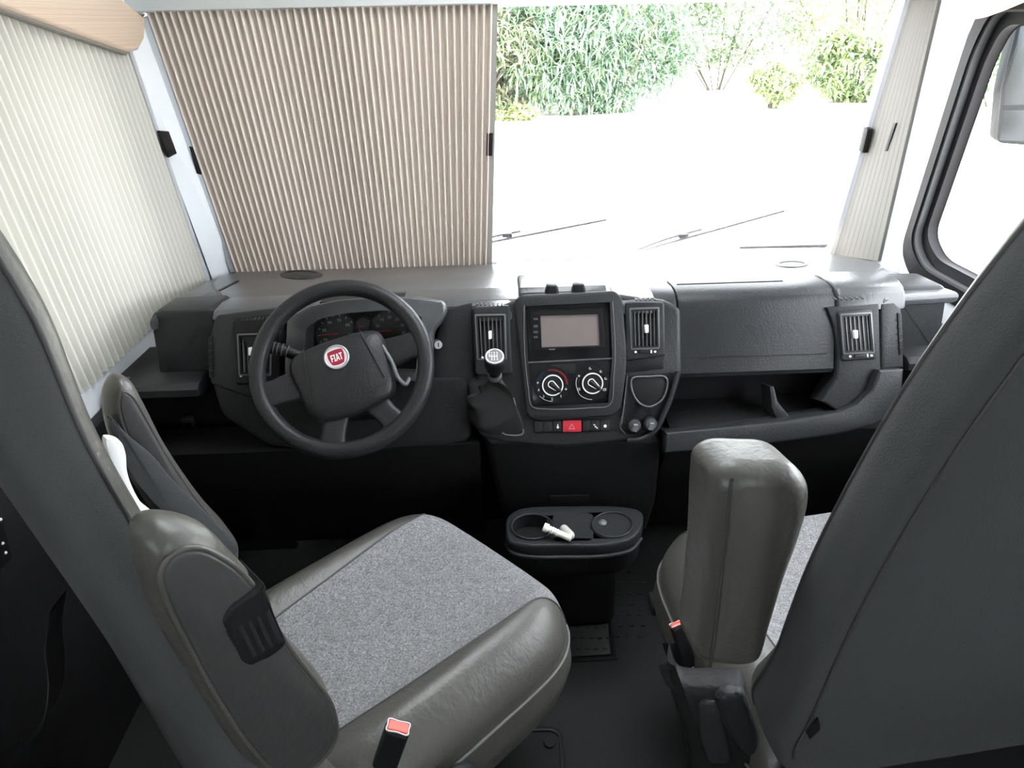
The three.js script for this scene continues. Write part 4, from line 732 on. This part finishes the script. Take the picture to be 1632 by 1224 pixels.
// ---- driver seat, swivelled towards the middle of the cab
{
  const S = seatFrame(-0.352, -0.962, 47);
  const t = thing('driver_seat', 'swivelled driver seat at the left with grey fabric cushion and two raised leather armrests', 'seat', S.at(0, 0, 0));
  cushion(t, S, { hw: 0.262, hl: 0.285, y0: 0.43, h: 0.075 });
  backrest(t, S, { bolster: 0.02, split: 0.19, seam: false, rows: [[0.4, 0.215, -0.385, -0.275], [0.5, 0.24, -0.395, -0.275], [0.7, 0.25, -0.415, -0.315], [0.9, 0.25, -0.44, -0.36], [1.05, 0.245, -0.462, -0.386], [1.16, 0.23, -0.478, -0.4], [1.27, 0.2, -0.49, -0.4], [1.36, 0.165, -0.5, -0.415], [1.41, 0.12, -0.5, -0.43], [1.425, 0.04, -0.49, -0.44]] });
  // armrests: traced side shape, rounded body
  const arm = (x, outline, th, inset) => {
    const P = { o: S.at(x, 0, 0), n: S.r.clone(), u: S.f.clone().negate(), v: V(0, 1, 0) };
    const q = smooth(px(outline, P), 260);
    const a = part(t, 'armrest', pillow(q, P, th, Math.min(0.032, th * 0.48)), M.leather, x > 0 ? 'raised taupe leather armrest nearest the camera' : 'raised taupe leather armrest at the far side');
    const shrink = axes2(q), ins = (d) => inset ? smooth(px(inset, P), 260) : q.map((p) => shrink(p, d));
    const P2 = { ...P, o: P.o.clone().addScaledVector(P.n, 0.003) };
    part(a, 'inset_panel', pillow(ins(0.024), P2, 0.012, 0.006), M.leatherDark);
    part(a, 'piping', tube(ins(0.0225).filter((_, i) => i % 5 === 0).map((p) => P.o.clone().addScaledVector(P.u, p.x).addScaledVector(P.v, p.y).addScaledVector(P.n, -0.001)), 0.003, 120, 6, true), M.leather);
    return { a, P };
  };
  const { a: right, P } = arm(0.378, [[234, 902], [236, 868], [256, 850], [298, 846], [346, 860], [388, 900], [428, 946], [449, 992], [470, 1028], [505, 1066], [535, 1106], [546, 1150], [543, 1190], [515, 1225], [470, 1250], [425, 1245], [385, 1205], [338, 1130], [286, 1045], [248, 965]], 0.055, [[258, 912], [272, 886], [310, 874], [363, 896], [404, 936], [440, 1000], [470, 1046], [505, 1090], [530, 1128], [534, 1180], [500, 1222], [444, 1230], [398, 1188], [348, 1114], [302, 1030], [264, 950]]);
  { // grip roller recess at the front edge of the near armrest
    const at = (d) => ({ ...P, o: P.o.clone().addScaledVector(P.n, d) }), zy2 = (pts) => pts.map(([z, y]) => new THREE.Vector2(-z, y));
    const A = at(0.009);
    const bez = px([[350, 990], [366, 966], [412, 944], [424, 930], [446, 1000], [462, 1026], [440, 1046], [398, 1070], [382, 1060]], A), inn = px([[368, 1000], [382, 980], [418, 962], [444, 1022], [412, 1046], [396, 1044]], A);
    part(right, 'grip_bezel', slab(rounded(bez, 0.008), A, 0.05, { bevel: 0.005, seg: 3, holes: [rounded(inn, 0.005)] }), M.dashDark, 'black plastic recess');
    const B = at(0.004);
    for (let i = 0; i < 4; i++) { const k = i / 3, a0 = [378 + k * 42, 992 - k * 22], a1 = [402 + k * 40, 1040 - k * 20]; part(right, 'grip_rib', tube([hit(...a0, B), hit((a0[0] + a1[0]) / 2, (a0[1] + a1[1]) / 2, B), hit(...a1, B)], 0.0055, 14, 10), M.dash); }
    part(right, 'grip_back', slab(rounded(inn, 0.005), at(-0.002), 0.01, { bevel: 0.001 }), M.black);
  }
  arm(-0.275, [[176, 668], [178, 628], [194, 606], [214, 612], [236, 648], [264, 704], [294, 752], [332, 804], [366, 842], [388, 880], [380, 912], [335, 915], [275, 855], [225, 785], [190, 720]], 0.06);
  { // far armrest details and a bright sliver beside the backrest, put in as white colour
    const P = { o: S.at(-0.268, 0, 0), n: S.r.clone(), u: S.f.clone().negate(), v: V(0, 1, 0) };
    part(t, 'side_band', slab(smooth(px([[176, 664], [200, 690], [245, 728], [270, 760], [302, 790], [342, 832], [378, 878], [340, 884], [272, 828], [236, 792], [204, 750], [188, 700]], P), 60), P, 0.02, { bevel: 0.004, off: 0.006 }), M.fabricBack, 'dark slate band along the far armrest');
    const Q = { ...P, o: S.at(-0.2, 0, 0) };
    part(t, 'bright_sliver', slab(smooth(px([[170, 700], [192, 704], [201, 722], [205, 758], [224, 800], [252, 830], [232, 850], [200, 800], [178, 740]], Q), 50), Q, 0.02, { bevel: 0.004 }), M.white, 'white strip added on the seat to stand for a bright sliver');
  }
  part(t, 'pedestal', [box(0.34, 0.3, 0.36, S.c.x, 0.16, S.c.z, 0.03)], M.black);
  // levers below the cushion
  const lever = (a, b, r) => part(t, 'lever', [tube([a, a.clone().lerp(b, 0.5).add(V(0, 0.01, 0)), b], r, 16, 10), (() => { const g = new THREE.SphereGeometry(r * 1.7, 14, 10); g.scale(1.2, 0.8, 1); g.translate(b.x, b.y, b.z); return g; })()], M.black);
  lever(onY(790, 1150, 0.34), onY(858, 1128, 0.34), 0.01); lever(onY(770, 1170, 0.33), onY(816, 1150, 0.335), 0.01);
  part(t, 'base_trim', tube([onY(838, 1128, 0.33), onY(790, 1166, 0.335), onY(745, 1196, 0.34), onY(690, 1216, 0.345)], 0.012, 30, 10), M.black);
  part(t, 'hinge_cover', (() => { const g = new THREE.SphereGeometry(0.05, 24, 16); g.scale(0.5, 1, 1.1); g.applyMatrix4(new THREE.Matrix4().makeBasis(S.r, V(0, 1, 0), S.f.clone().negate())); const p = S.at(0.29, 0.42, -0.12); g.translate(p.x, p.y, p.z); return g; })(), M.dashDark);
}
// ---- passenger seat
{
  const S = seatFrame(0.455, -0.95, -6);
  const t = thing('passenger_seat', 'front passenger seat at the right seen from behind with one raised armrest', 'seat', S.at(0, 0, 0));
  cushion(t, S, { hw: 0.27, hl: 0.285, y0: 0.43, h: 0.075 });
  const bk = backrest(t, S, { bolster: 0.04, split: 0.19, seam: true, rows: [[0.57, 0.275, -0.356, -0.255], [0.62, 0.29, -0.36, -0.26], [0.7, 0.292, -0.375, -0.275], [0.9, 0.288, -0.4, -0.3], [1.05, 0.27, -0.417, -0.32], [1.16, 0.248, -0.43, -0.335], [1.27, 0.21, -0.44, -0.348], [1.36, 0.165, -0.445, -0.36], [1.41, 0.12, -0.445, -0.37], [1.425, 0.04, -0.435, -0.385]] });
  { const q = (s, v) => bk.ring(s, v).addScaledVector(S.f, -0.002); part(t, 'fabric_tag', strip(q(0.655, 0.232), q(0.64, 0.212), q(0.665, 0.196), q(0.65, 0.178), S.f.clone().multiplyScalar(-0.003)), M.black, 'small black tag on the back seam'); }
  { const g = new RoundedBoxGeometry(0.52, 0.24, 0.05, 3, 0.02); g.applyMatrix4(new THREE.Matrix4().makeBasis(S.r, V(0, 1, 0), S.f.clone().negate())); const p = S.at(0, 0.46, -0.325); g.translate(p.x, p.y, p.z); part(t, 'rear_trim', g, M.black, 'black trim under the backrest'); }
  // raised armrest: upright rounded block beside the backrest
  const P = plane(S.at(-0.31, 0.75, -0.29), S.f.clone().negate().add(V(0, 0.1, 0)), S.r);
  const out = smooth(px([[1142, 800], [1148, 768], [1172, 752], [1230, 750], [1276, 754], [1300, 778], [1303, 806], [1288, 862], [1262, 930], [1236, 1010], [1216, 1066], [1195, 1074], [1150, 1073], [1122, 1066], [1126, 1010], [1136, 900]], P), 260);
  const a = part(t, 'armrest', pillow(out, P, 0.105, 0.03), M.leather, 'raised taupe leather armrest');
  part(a, 'side_inset', tube([[1166, 764], [1162, 800], [1152, 900], [1140, 1000], [1132, 1062]].map(([x, y]) => hit(x, y, plane(P.o.clone().addScaledVector(P.n, 0.0), P.n, P.u))), 0.0022, 40, 6), M.leatherDark);
  part(t, 'pedestal', box(0.36, 0.3, 0.36, S.c.x, 0.16, S.c.z, 0.03), M.black);
  // moulded side trim and hinge cover
  const Q = plane(S.at(-0.315, 0.46, -0.2), V(-0.35, 0.25, 1), V(1, 0, 0.3));
  part(t, 'side_trim', slab(smooth(px([[1062, 1055], [1078, 1090], [1130, 1096], [1180, 1100], [1196, 1150], [1222, 1205], [1230, 1260], [1110, 1260], [1090, 1180], [1066, 1100]], Q), 60), Q, 0.06, { bevel: 0.014, seg: 4 }), M.dashDark);
  part(t, 'trim_panel', slab(rounded(px([[1112, 1122], [1120, 1114], [1146, 1114], [1153, 1150], [1166, 1202], [1160, 1212], [1128, 1212], [1116, 1170]], Q), 0.01), Q, 0.014, { off: 0.008, bevel: 0.004, seg: 3 }), M.dash);
  part(t, 'hinge_cap', slab(smooth(px([[1140, 1104], [1178, 1098], [1196, 1130], [1208, 1180], [1196, 1200], [1172, 1180]], Q), 40), Q, 0.03, { off: 0.012, bevel: 0.01, seg: 4 }), M.dash);
  const lv = onY(1046, 962, 0.36); part(t, 'lever', [box(0.03, 0.03, 0.05, lv.x, lv.y, lv.z, 0.008), tube([lv, lv.clone().add(V(0.012, -0.03, 0.06)), lv.clone().add(V(0.02, -0.06, 0.12))], 0.01, 16, 8)], M.black);
}
// seat belt buckles
function buckle(label, top, foot, w, dir, ribs) {
  const t = thing('belt_buckle', label, 'seat belt buckle', foot, 'red-topped belt buckles');
  const up = top.clone().sub(foot).normalize(), x = dir.clone().addScaledVector(up, -dir.dot(up)).normalize(), z = x.clone().cross(up), len = top.distanceTo(foot), B = new THREE.Matrix4().makeBasis(x, up, z).setPosition(top);
  const put = (n, g, m, l) => { g.applyMatrix4(B); return part(t, n, g, m, l); };
  const bl = 0.085; let g = new RoundedBoxGeometry(w, bl, w * 0.62, 3, 0.007); g.translate(0, -bl / 2, 0); put('buckle_body', g, M.black);
  g = new RoundedBoxGeometry(w * 0.8, 0.006, w * 0.44, 2, 0.002); g.translate(0, 0.001, 0); const b = put('release_button', g, M.buckle, 'red release button');
  const ring = [[-1, -1], [1, -1], [1, 1], [-1, 1]].map(([p, q]) => V(p * w * 0.42, 0.002, q * w * 0.24)); g = tube(ring.concat([ring[0]]).flatMap((p, i, a) => i < 4 ? [p, p.clone().lerp(a[i + 1], 0.5)] : []), 0.0014, 60, 6, true); put('button_edge', g, M.silver);
  g = new RoundedBoxGeometry(w * 0.72, len - bl + 0.01, w * 0.4, 2, 0.005); g.translate(0, -bl - (len - bl) / 2, 0); put('stalk', g, M.black);
  if (ribs) for (let i = 0; i < 6; i++) { g = new THREE.TorusGeometry(w * 0.34, 0.0028, 6, 20); g.rotateX(Math.PI / 2); g.scale(1, 1, 0.8); g.translate(0.004, -bl - 0.012 - i * 0.011, 0); put('stalk_rib', g, M.dash); }
}
{
  const a = hit(634, 1160, { o: V(0, 0.6, 0), n: V(0, 1, 0) }); // near the camera, right of the driver cushion
  buckle('seat belt buckle with red button standing at the right of the driver cushion', a, onY(598, 1262, 0.46), 0.036, V(1, 0, 0.1), false);
  buckle('seat belt buckle with red button and ribbed stalk beside the passenger cushion', onY(1078, 996, 0.5), onY(1118, 1120, 0.36), 0.026, V(1, 0, -0.1), true);
}
// ---------------------------------------------------------------- floor pieces
{
  const P = plane(V(0, 0.002, 0), V(0, 1, 0), V(1, 0, 0));
  const quad = [[872, 905], [964, 900], [978, 1046], [868, 1052]];
  const t = thing('floor_hatch', 'rectangular rubber floor panel with raised studs in front of the lower console', 'floor hatch', hit(920, 980, P));
  const up = (d) => plane(V(0, d, 0), V(0, 1, 0), V(1, 0, 0));
  part(t, 'frame', slab(px([[860, 900], [968, 896], [984, 1050], [860, 1058]], up(0.004)), up(0.004), 0.006, { bevel: 0.001, holes: [px([[866, 903], [963, 899], [977, 1045], [866, 1053]], up(0.004)).reverse()] }), M.black);
  part(t, 'panel', slab(px([[866, 905], [960, 901], [973, 1042], [866, 1049]], up(0.007)), up(0.007), 0.008, { bevel: 0.002 }), M.mat);
  for (let i = 0; i < 6; i++) for (let j = 0; j < 8; j++) { const x = 900 + i * 14 - (j % 2) * 6, y = 915 + j * 17, p = hit(x, y, up(0.008)); part(t, 'stud', box(0.012, 0.003, 0.004, p.x, 0.008, p.z, 0.001), M.floor); }
  for (let i = 0; i < 3; i++) for (let j = 0; j < 7; j++) { const p = onY(984 + i * 18 + (j % 2) * 5, 912 + j * 17, 0.002); part(floorMesh, 'stud', box(0.012, 0.004, 0.004, p.x, 0.002, p.z, 0.001), M.mat); }
  const q = up(0.004), u = thing('floor_cover', 'dark square floor cover with a round latch between the seats', 'floor cover', hit(830, 1200, q));
  part(u, 'frame', slab(rounded(px([[740, 1160], [884, 1158], [897, 1168], [904, 1260], [740, 1290]], q), 0.01), q, 0.005, { bevel: 0.001, holes: [rounded(px([[745, 1167], [880, 1164], [890, 1172], [896, 1260], [745, 1280]], q), 0.008).reverse()] }), M.black);
  part(u, 'plate', slab(rounded(px([[746, 1168], [880, 1166], [889, 1173], [895, 1260], [746, 1280]], up(0.003)), 0.008), up(0.003), 0.004, { bevel: 0.001 }), M.floor);
  const l = hit(876, 1184, up(0.004)), g = new THREE.CylinderGeometry(0.012, 0.012, 0.006, 24); g.translate(l.x, 0.006, l.z); const lt = part(u, 'latch', g, M.dashDark);
  const rg = new THREE.TorusGeometry(0.0125, 0.0015, 6, 28); rg.rotateX(Math.PI / 2); rg.translate(l.x, 0.008, l.z); part(lt, 'ring', rg, M.dash);
}
{ // belt hanging beside the driver seat and the switch panel on the wall
  const X = -0.98, pts = [[92, 960], [85, 1020], [90, 1070], [84, 1120], [56, 1172], [10, 1215], [-40, 1240]].map(([x, y]) => onX(x, y, -0.75));
  single('seat_belt', grid((s, v) => { const c = new THREE.CatmullRomCurve3(pts).getPoint(v); return c.add(V(0.002 * Math.sin(s * 6.2832), 0, 0.022 * Math.cos(s * 6.2832))); }, 12, 40, true), M.black, 'black seat belt strap hanging in the dark beside the driver seat', 'seat belt');
  const P = plane(V(-0.99, 0, 0), V(1, 0, 0), V(0, 0, -1)), t = thing('wall_control', 'small dark control unit with pale indicator dots at the left edge', 'control unit', hit(8, 875, P));
  part(t, 'plate', slab(rounded(px([[-14, 820], [6, 826], [22, 890], [2, 910], [-14, 900]], P), 0.008), P, 0.05, { bevel: 0.004 }), M.dashDark);
  for (const [x, y] of [[1, 828], [4, 866], [9, 881]]) { const c = hit(x, y, P), g = new THREE.SphereGeometry(0.0028, 10, 8); g.translate(c.x, c.y, c.z); part(t, 'indicator', g, M.white); }
}
// ---------------------------------------------------------------- outside
const GY = -0.75;
{
  const g = new THREE.PlaneGeometry(160, 160, 80, 80); g.rotateX(-Math.PI / 2);
  const p = g.attributes.position; for (let i = 0; i < p.count; i++) { const z = p.getZ(i) - 30, x = p.getX(i); p.setY(i, -0.03 + 0.06 * vnoise((x + 80) / 160, (z + 120) / 160, 40)); }
  g.computeVertexNormals(); g.translate(0, GY, -30); struct('ground', g, M.gravel, 'pale gravel ground outside');
}
const leafGeo = (l, w) => { // folded, curved leaf blade, tip drooping
  const pos = [], idx = [], n = 4;
  for (let i = 0; i <= n; i++) { const t = i / n, ww = w * Math.sin(Math.PI * Math.min(1, 0.12 + t * 0.88)) , x = l * t, y = -0.35 * l * t * t; pos.push(x, y + ww * 0.25, -ww / 2, x, y, 0, x, y + ww * 0.25, ww / 2); if (i < n) { const a = i * 3; idx.push(a, a + 1, a + 4, a, a + 4, a + 3, a + 1, a + 2, a + 5, a + 1, a + 5, a + 4); } }
  const g = new THREE.BufferGeometry(); g.setAttribute('position', new THREE.Float32BufferAttribute(pos, 3)); g.setAttribute('uv', new THREE.Float32BufferAttribute(new Float32Array(pos.length / 3 * 2), 2)); g.setIndex(idx); g.computeVertexNormals(); return g;
};
const LEAF = { long: leafGeo(0.3, 0.05), mid: leafGeo(0.2, 0.075), small: leafGeo(0.13, 0.07) };
const leafMat = (r, g, b) => new THREE.MeshPhysicalMaterial({ color: lin(r, g, b), roughness: 0.6, transmission: 0.3, thickness: 0, side: THREE.DoubleSide });
const LM = { blue: leafMat(0.211, 0.317, 0.234), green: leafMat(0.234, 0.329, 0.175), yellow: leafMat(0.376, 0.447, 0.199), dry: leafMat(0.364, 0.340, 0.246), dark: leafMat(0.140, 0.199, 0.128) };
const bark = std(lin(0.1, 0.08, 0.06), 0.9);
function bush(kind, label, category, x, z, w, h, d, n, leaf, mats, o = {}) {
  const t = thing(kind, label, category, V(x, GY, z), o.group);
  const base = o.lift || 0, stems = [];
  const tips = [];
  for (let i = 0; i < (o.stems || 9); i++) {
    const a = rr(0, 6.283), r = Math.sqrt(rnd()), tip = V(x + Math.cos(a) * r * w * 0.42, GY + base + h * rr(0.55, 0.92) * (1 - 0.35 * r * r), z + Math.sin(a) * r * d * 0.42), foot = V(x + Math.cos(a) * r * (o.trunk || w * 0.18), GY, z + Math.sin(a) * r * (o.trunk || d * 0.18));
    stems.push(tube([foot, foot.clone().lerp(tip, 0.5).add(V(rr(-0.1, 0.1), 0.1, rr(-0.1, 0.1))), tip], o.thick || 0.025, 10, 6)); tips.push(tip);
  }
  part(t, o.trunk ? 'trunk' : 'stem', stems, bark);
  const clumps = Array.from({ length: o.clumps || 26 }, () => { let p; do p = V(rr(-1, 1), rr(-1, 1), rr(-1, 1)); while (p.length() > 1); return p; });
  mats.forEach((m, k) => {
    const cnt = Math.round(n * m[1]), im = new THREE.InstancedMesh(leaf, m[0], cnt), q = new THREE.Quaternion(), e = new THREE.Euler(), mx = new THREE.Matrix4(), cl = new THREE.Color();
    for (let i = 0; i < cnt; i++) {
      const c = clumps[Math.floor(rnd() * clumps.length)], p = V(rr(-1, 1), rr(-1, 1), rr(-1, 1)).multiplyScalar(0.34).add(c); if (p.length() > 1.08) p.setLength(rr(0.8, 1.05));
      const y = base + (p.y * 0.5 + 0.5) * h, sh = o.lift ? 1 : 0.75 + 0.25 * Math.min(1, y / h * 2);
      e.set(rr(-0.5, 0.5), rr(0, 6.283), rr(-0.9, 0.5)); q.setFromEuler(e); const s = rr(0.7, 1.35);
      mx.compose(V(p.x * w * 0.5 * sh, Math.max(0.03, y), p.z * d * 0.5 * sh), q, V(s, s, s)); im.setMatrixAt(i, mx);
      const v = rr(0.75, 1.25); im.setColorAt(i, cl.setRGB(v, v, v * rr(0.85, 1.1)));
    }
    im.name = 'foliage'; im.userData.kind = 'stuff'; im.castShadow = im.receiveShadow = true; t.add(im);
  });
}
bush('large_shrub', 'large blue-green long-leaved shrub in the middle of the hedge outside', 'shrub', 2.6, -19.6, 5.8, 3.4, 2.8, 13000, LEAF.long, [[LM.blue, 0.75], [LM.green, 0.25]], { clumps: 34, stems: 16 });
bush('large_shrub', 'yellow-green leafy shrub rising behind the blue-green one', 'shrub', 2.2, -23.0, 6.5, 4.4, 2.2, 6500, LEAF.mid, [[LM.yellow, 0.7], [LM.green, 0.3]], { clumps: 24 });
bush('large_shrub', 'grey-green shrub with dry twigs beside the drawn windscreen blind', 'shrub', -0.6, -19.4, 4.6, 2.7, 2.2, 8500, LEAF.long, [[LM.green, 0.45], [LM.dry, 0.4], [LM.dark, 0.15]], { clumps: 26, stems: 18 });
bush('tree', 'dark leafy tree at the upper left of the open windscreen', 'tree', -0.6, -25.5, 5.0, 4.0, 3.0, 5000, LEAF.mid, [[LM.dark, 0.6], [LM.green, 0.4]], { clumps: 22, lift: 1.0, trunk: 0.3, thick: 0.03 });
bush('tree', 'grey-green tree with visible dark branches behind the hedge', 'tree', 7.6, -25.0, 6.4, 3.6, 3.0, 7500, LEAF.small, [[LM.dark, 0.5], [LM.green, 0.5]], { clumps: 26, lift: 0.7, trunk: 0.35, thick: 0.022, stems: 9 });
bush('tree', 'pale airy tree at the upper right of the windscreen', 'tree', 12.0, -24.5, 5.6, 4.2, 3.0, 6000, LEAF.small, [[LM.yellow, 0.6], [LM.green, 0.4]], { clumps: 26, lift: 0.4, trunk: 0.3, thick: 0.025 });
bush('small_shrub', 'small rounded yellow-green bush on the gravel right of the hedge', 'shrub', 7.5, -19.8, 1.5, 1.15, 1.2, 2600, LEAF.small, [[LM.yellow, 0.7], [LM.green, 0.3]], { clumps: 14 });
bush('small_shrub', 'spreading green shrub with layered branches near the right pillar', 'shrub', 10.2, -20.6, 3.4, 2.0, 1.8, 5000, LEAF.mid, [[LM.green, 0.6], [LM.yellow, 0.4]], { clumps: 18 });
bush('small_shrub', 'tiny pale weed clump at the edge of the gravel', 'shrub', 0.4, -18.6, 1.6, 0.35, 0.6, 700, LEAF.small, [[LM.yellow, 1]], { clumps: 9, stems: 5, thick: 0.008 });
bush('large_shrub', 'pale green shrub seen through the right side window', 'shrub', 13.4, -18.4, 5.0, 3.8, 2.6, 9000, LEAF.mid, [[LM.green, 0.6], [LM.blue, 0.4]], { clumps: 26 });
bush('tree', 'bushy tree rising behind the shrub outside the right side window', 'tree', 18.5, -22.5, 7.0, 5.5, 3.0, 6500, LEAF.mid, [[LM.green, 0.7], [LM.yellow, 0.3]], { clumps: 22, lift: 1.2, trunk: 0.3, thick: 0.06 });
{ // door mirror outside on the right
  const P = plane(V(1.47, 1.25, -2.12), V(-0.35, 0, 1), V(1, 0, 0.35));
  const t = thing('door_mirror', 'large upright door mirror outside the right side window', 'mirror', hit(1612, 230, P));
  const out = [[1588, 228], [1597, 140], [1622, 36], [1700, 30], [1700, 236]], inn = [[1599, 220], [1608, 142], [1632, 46], [1695, 40], [1695, 228]];
  const hull = dull(lin(0.01, 0.011, 0.012), 0.6, { specularIntensity: 0.12 });
  part(t, 'housing', slab(rounded(px(out, P), 0.02), P, 0.09, { bevel: 0.015, seg: 4, off: -0.004 }), hull);
  part(t, 'frame', slab(rounded(px(out, P), 0.02), P, 0.014, { bevel: 0.003, holes: [rounded(px(inn, P), 0.012)] }), hull);
  const mir = std(lin(0.05, 0.055, 0.058), 0.3, { metalness: 1 });
  part(t, 'mirror_glass', slab(px([[1602, 142], [1626, 42], [1695, 36], [1695, 166], [1600, 168]], P), P, 0.004, { bevel: 0.001, off: 0.001 }), mir, 'main mirror glass');
  part(t, 'mirror_glass', slab(px([[1599, 176], [1695, 174], [1695, 229], [1593, 223]], P), P, 0.004, { bevel: 0.001, off: 0.001 }), mir, 'lower wide-angle mirror glass');
  part(t, 'divider', slab(px([[1599, 168], [1698, 166], [1698, 174], [1598, 176]], P), P, 0.01, { bevel: 0.002, off: 0.004 }), hull);
  const a = hit(1690, 130, P); part(t, 'arm', tube([a.clone().add(V(0, 0, -0.06)), a.clone().add(V(-0.1, 0.3, -0.12)), V(1.13, 1.75, -2.02)], 0.025, 20, 10), hull);
}
renderer.render(scene, camera);
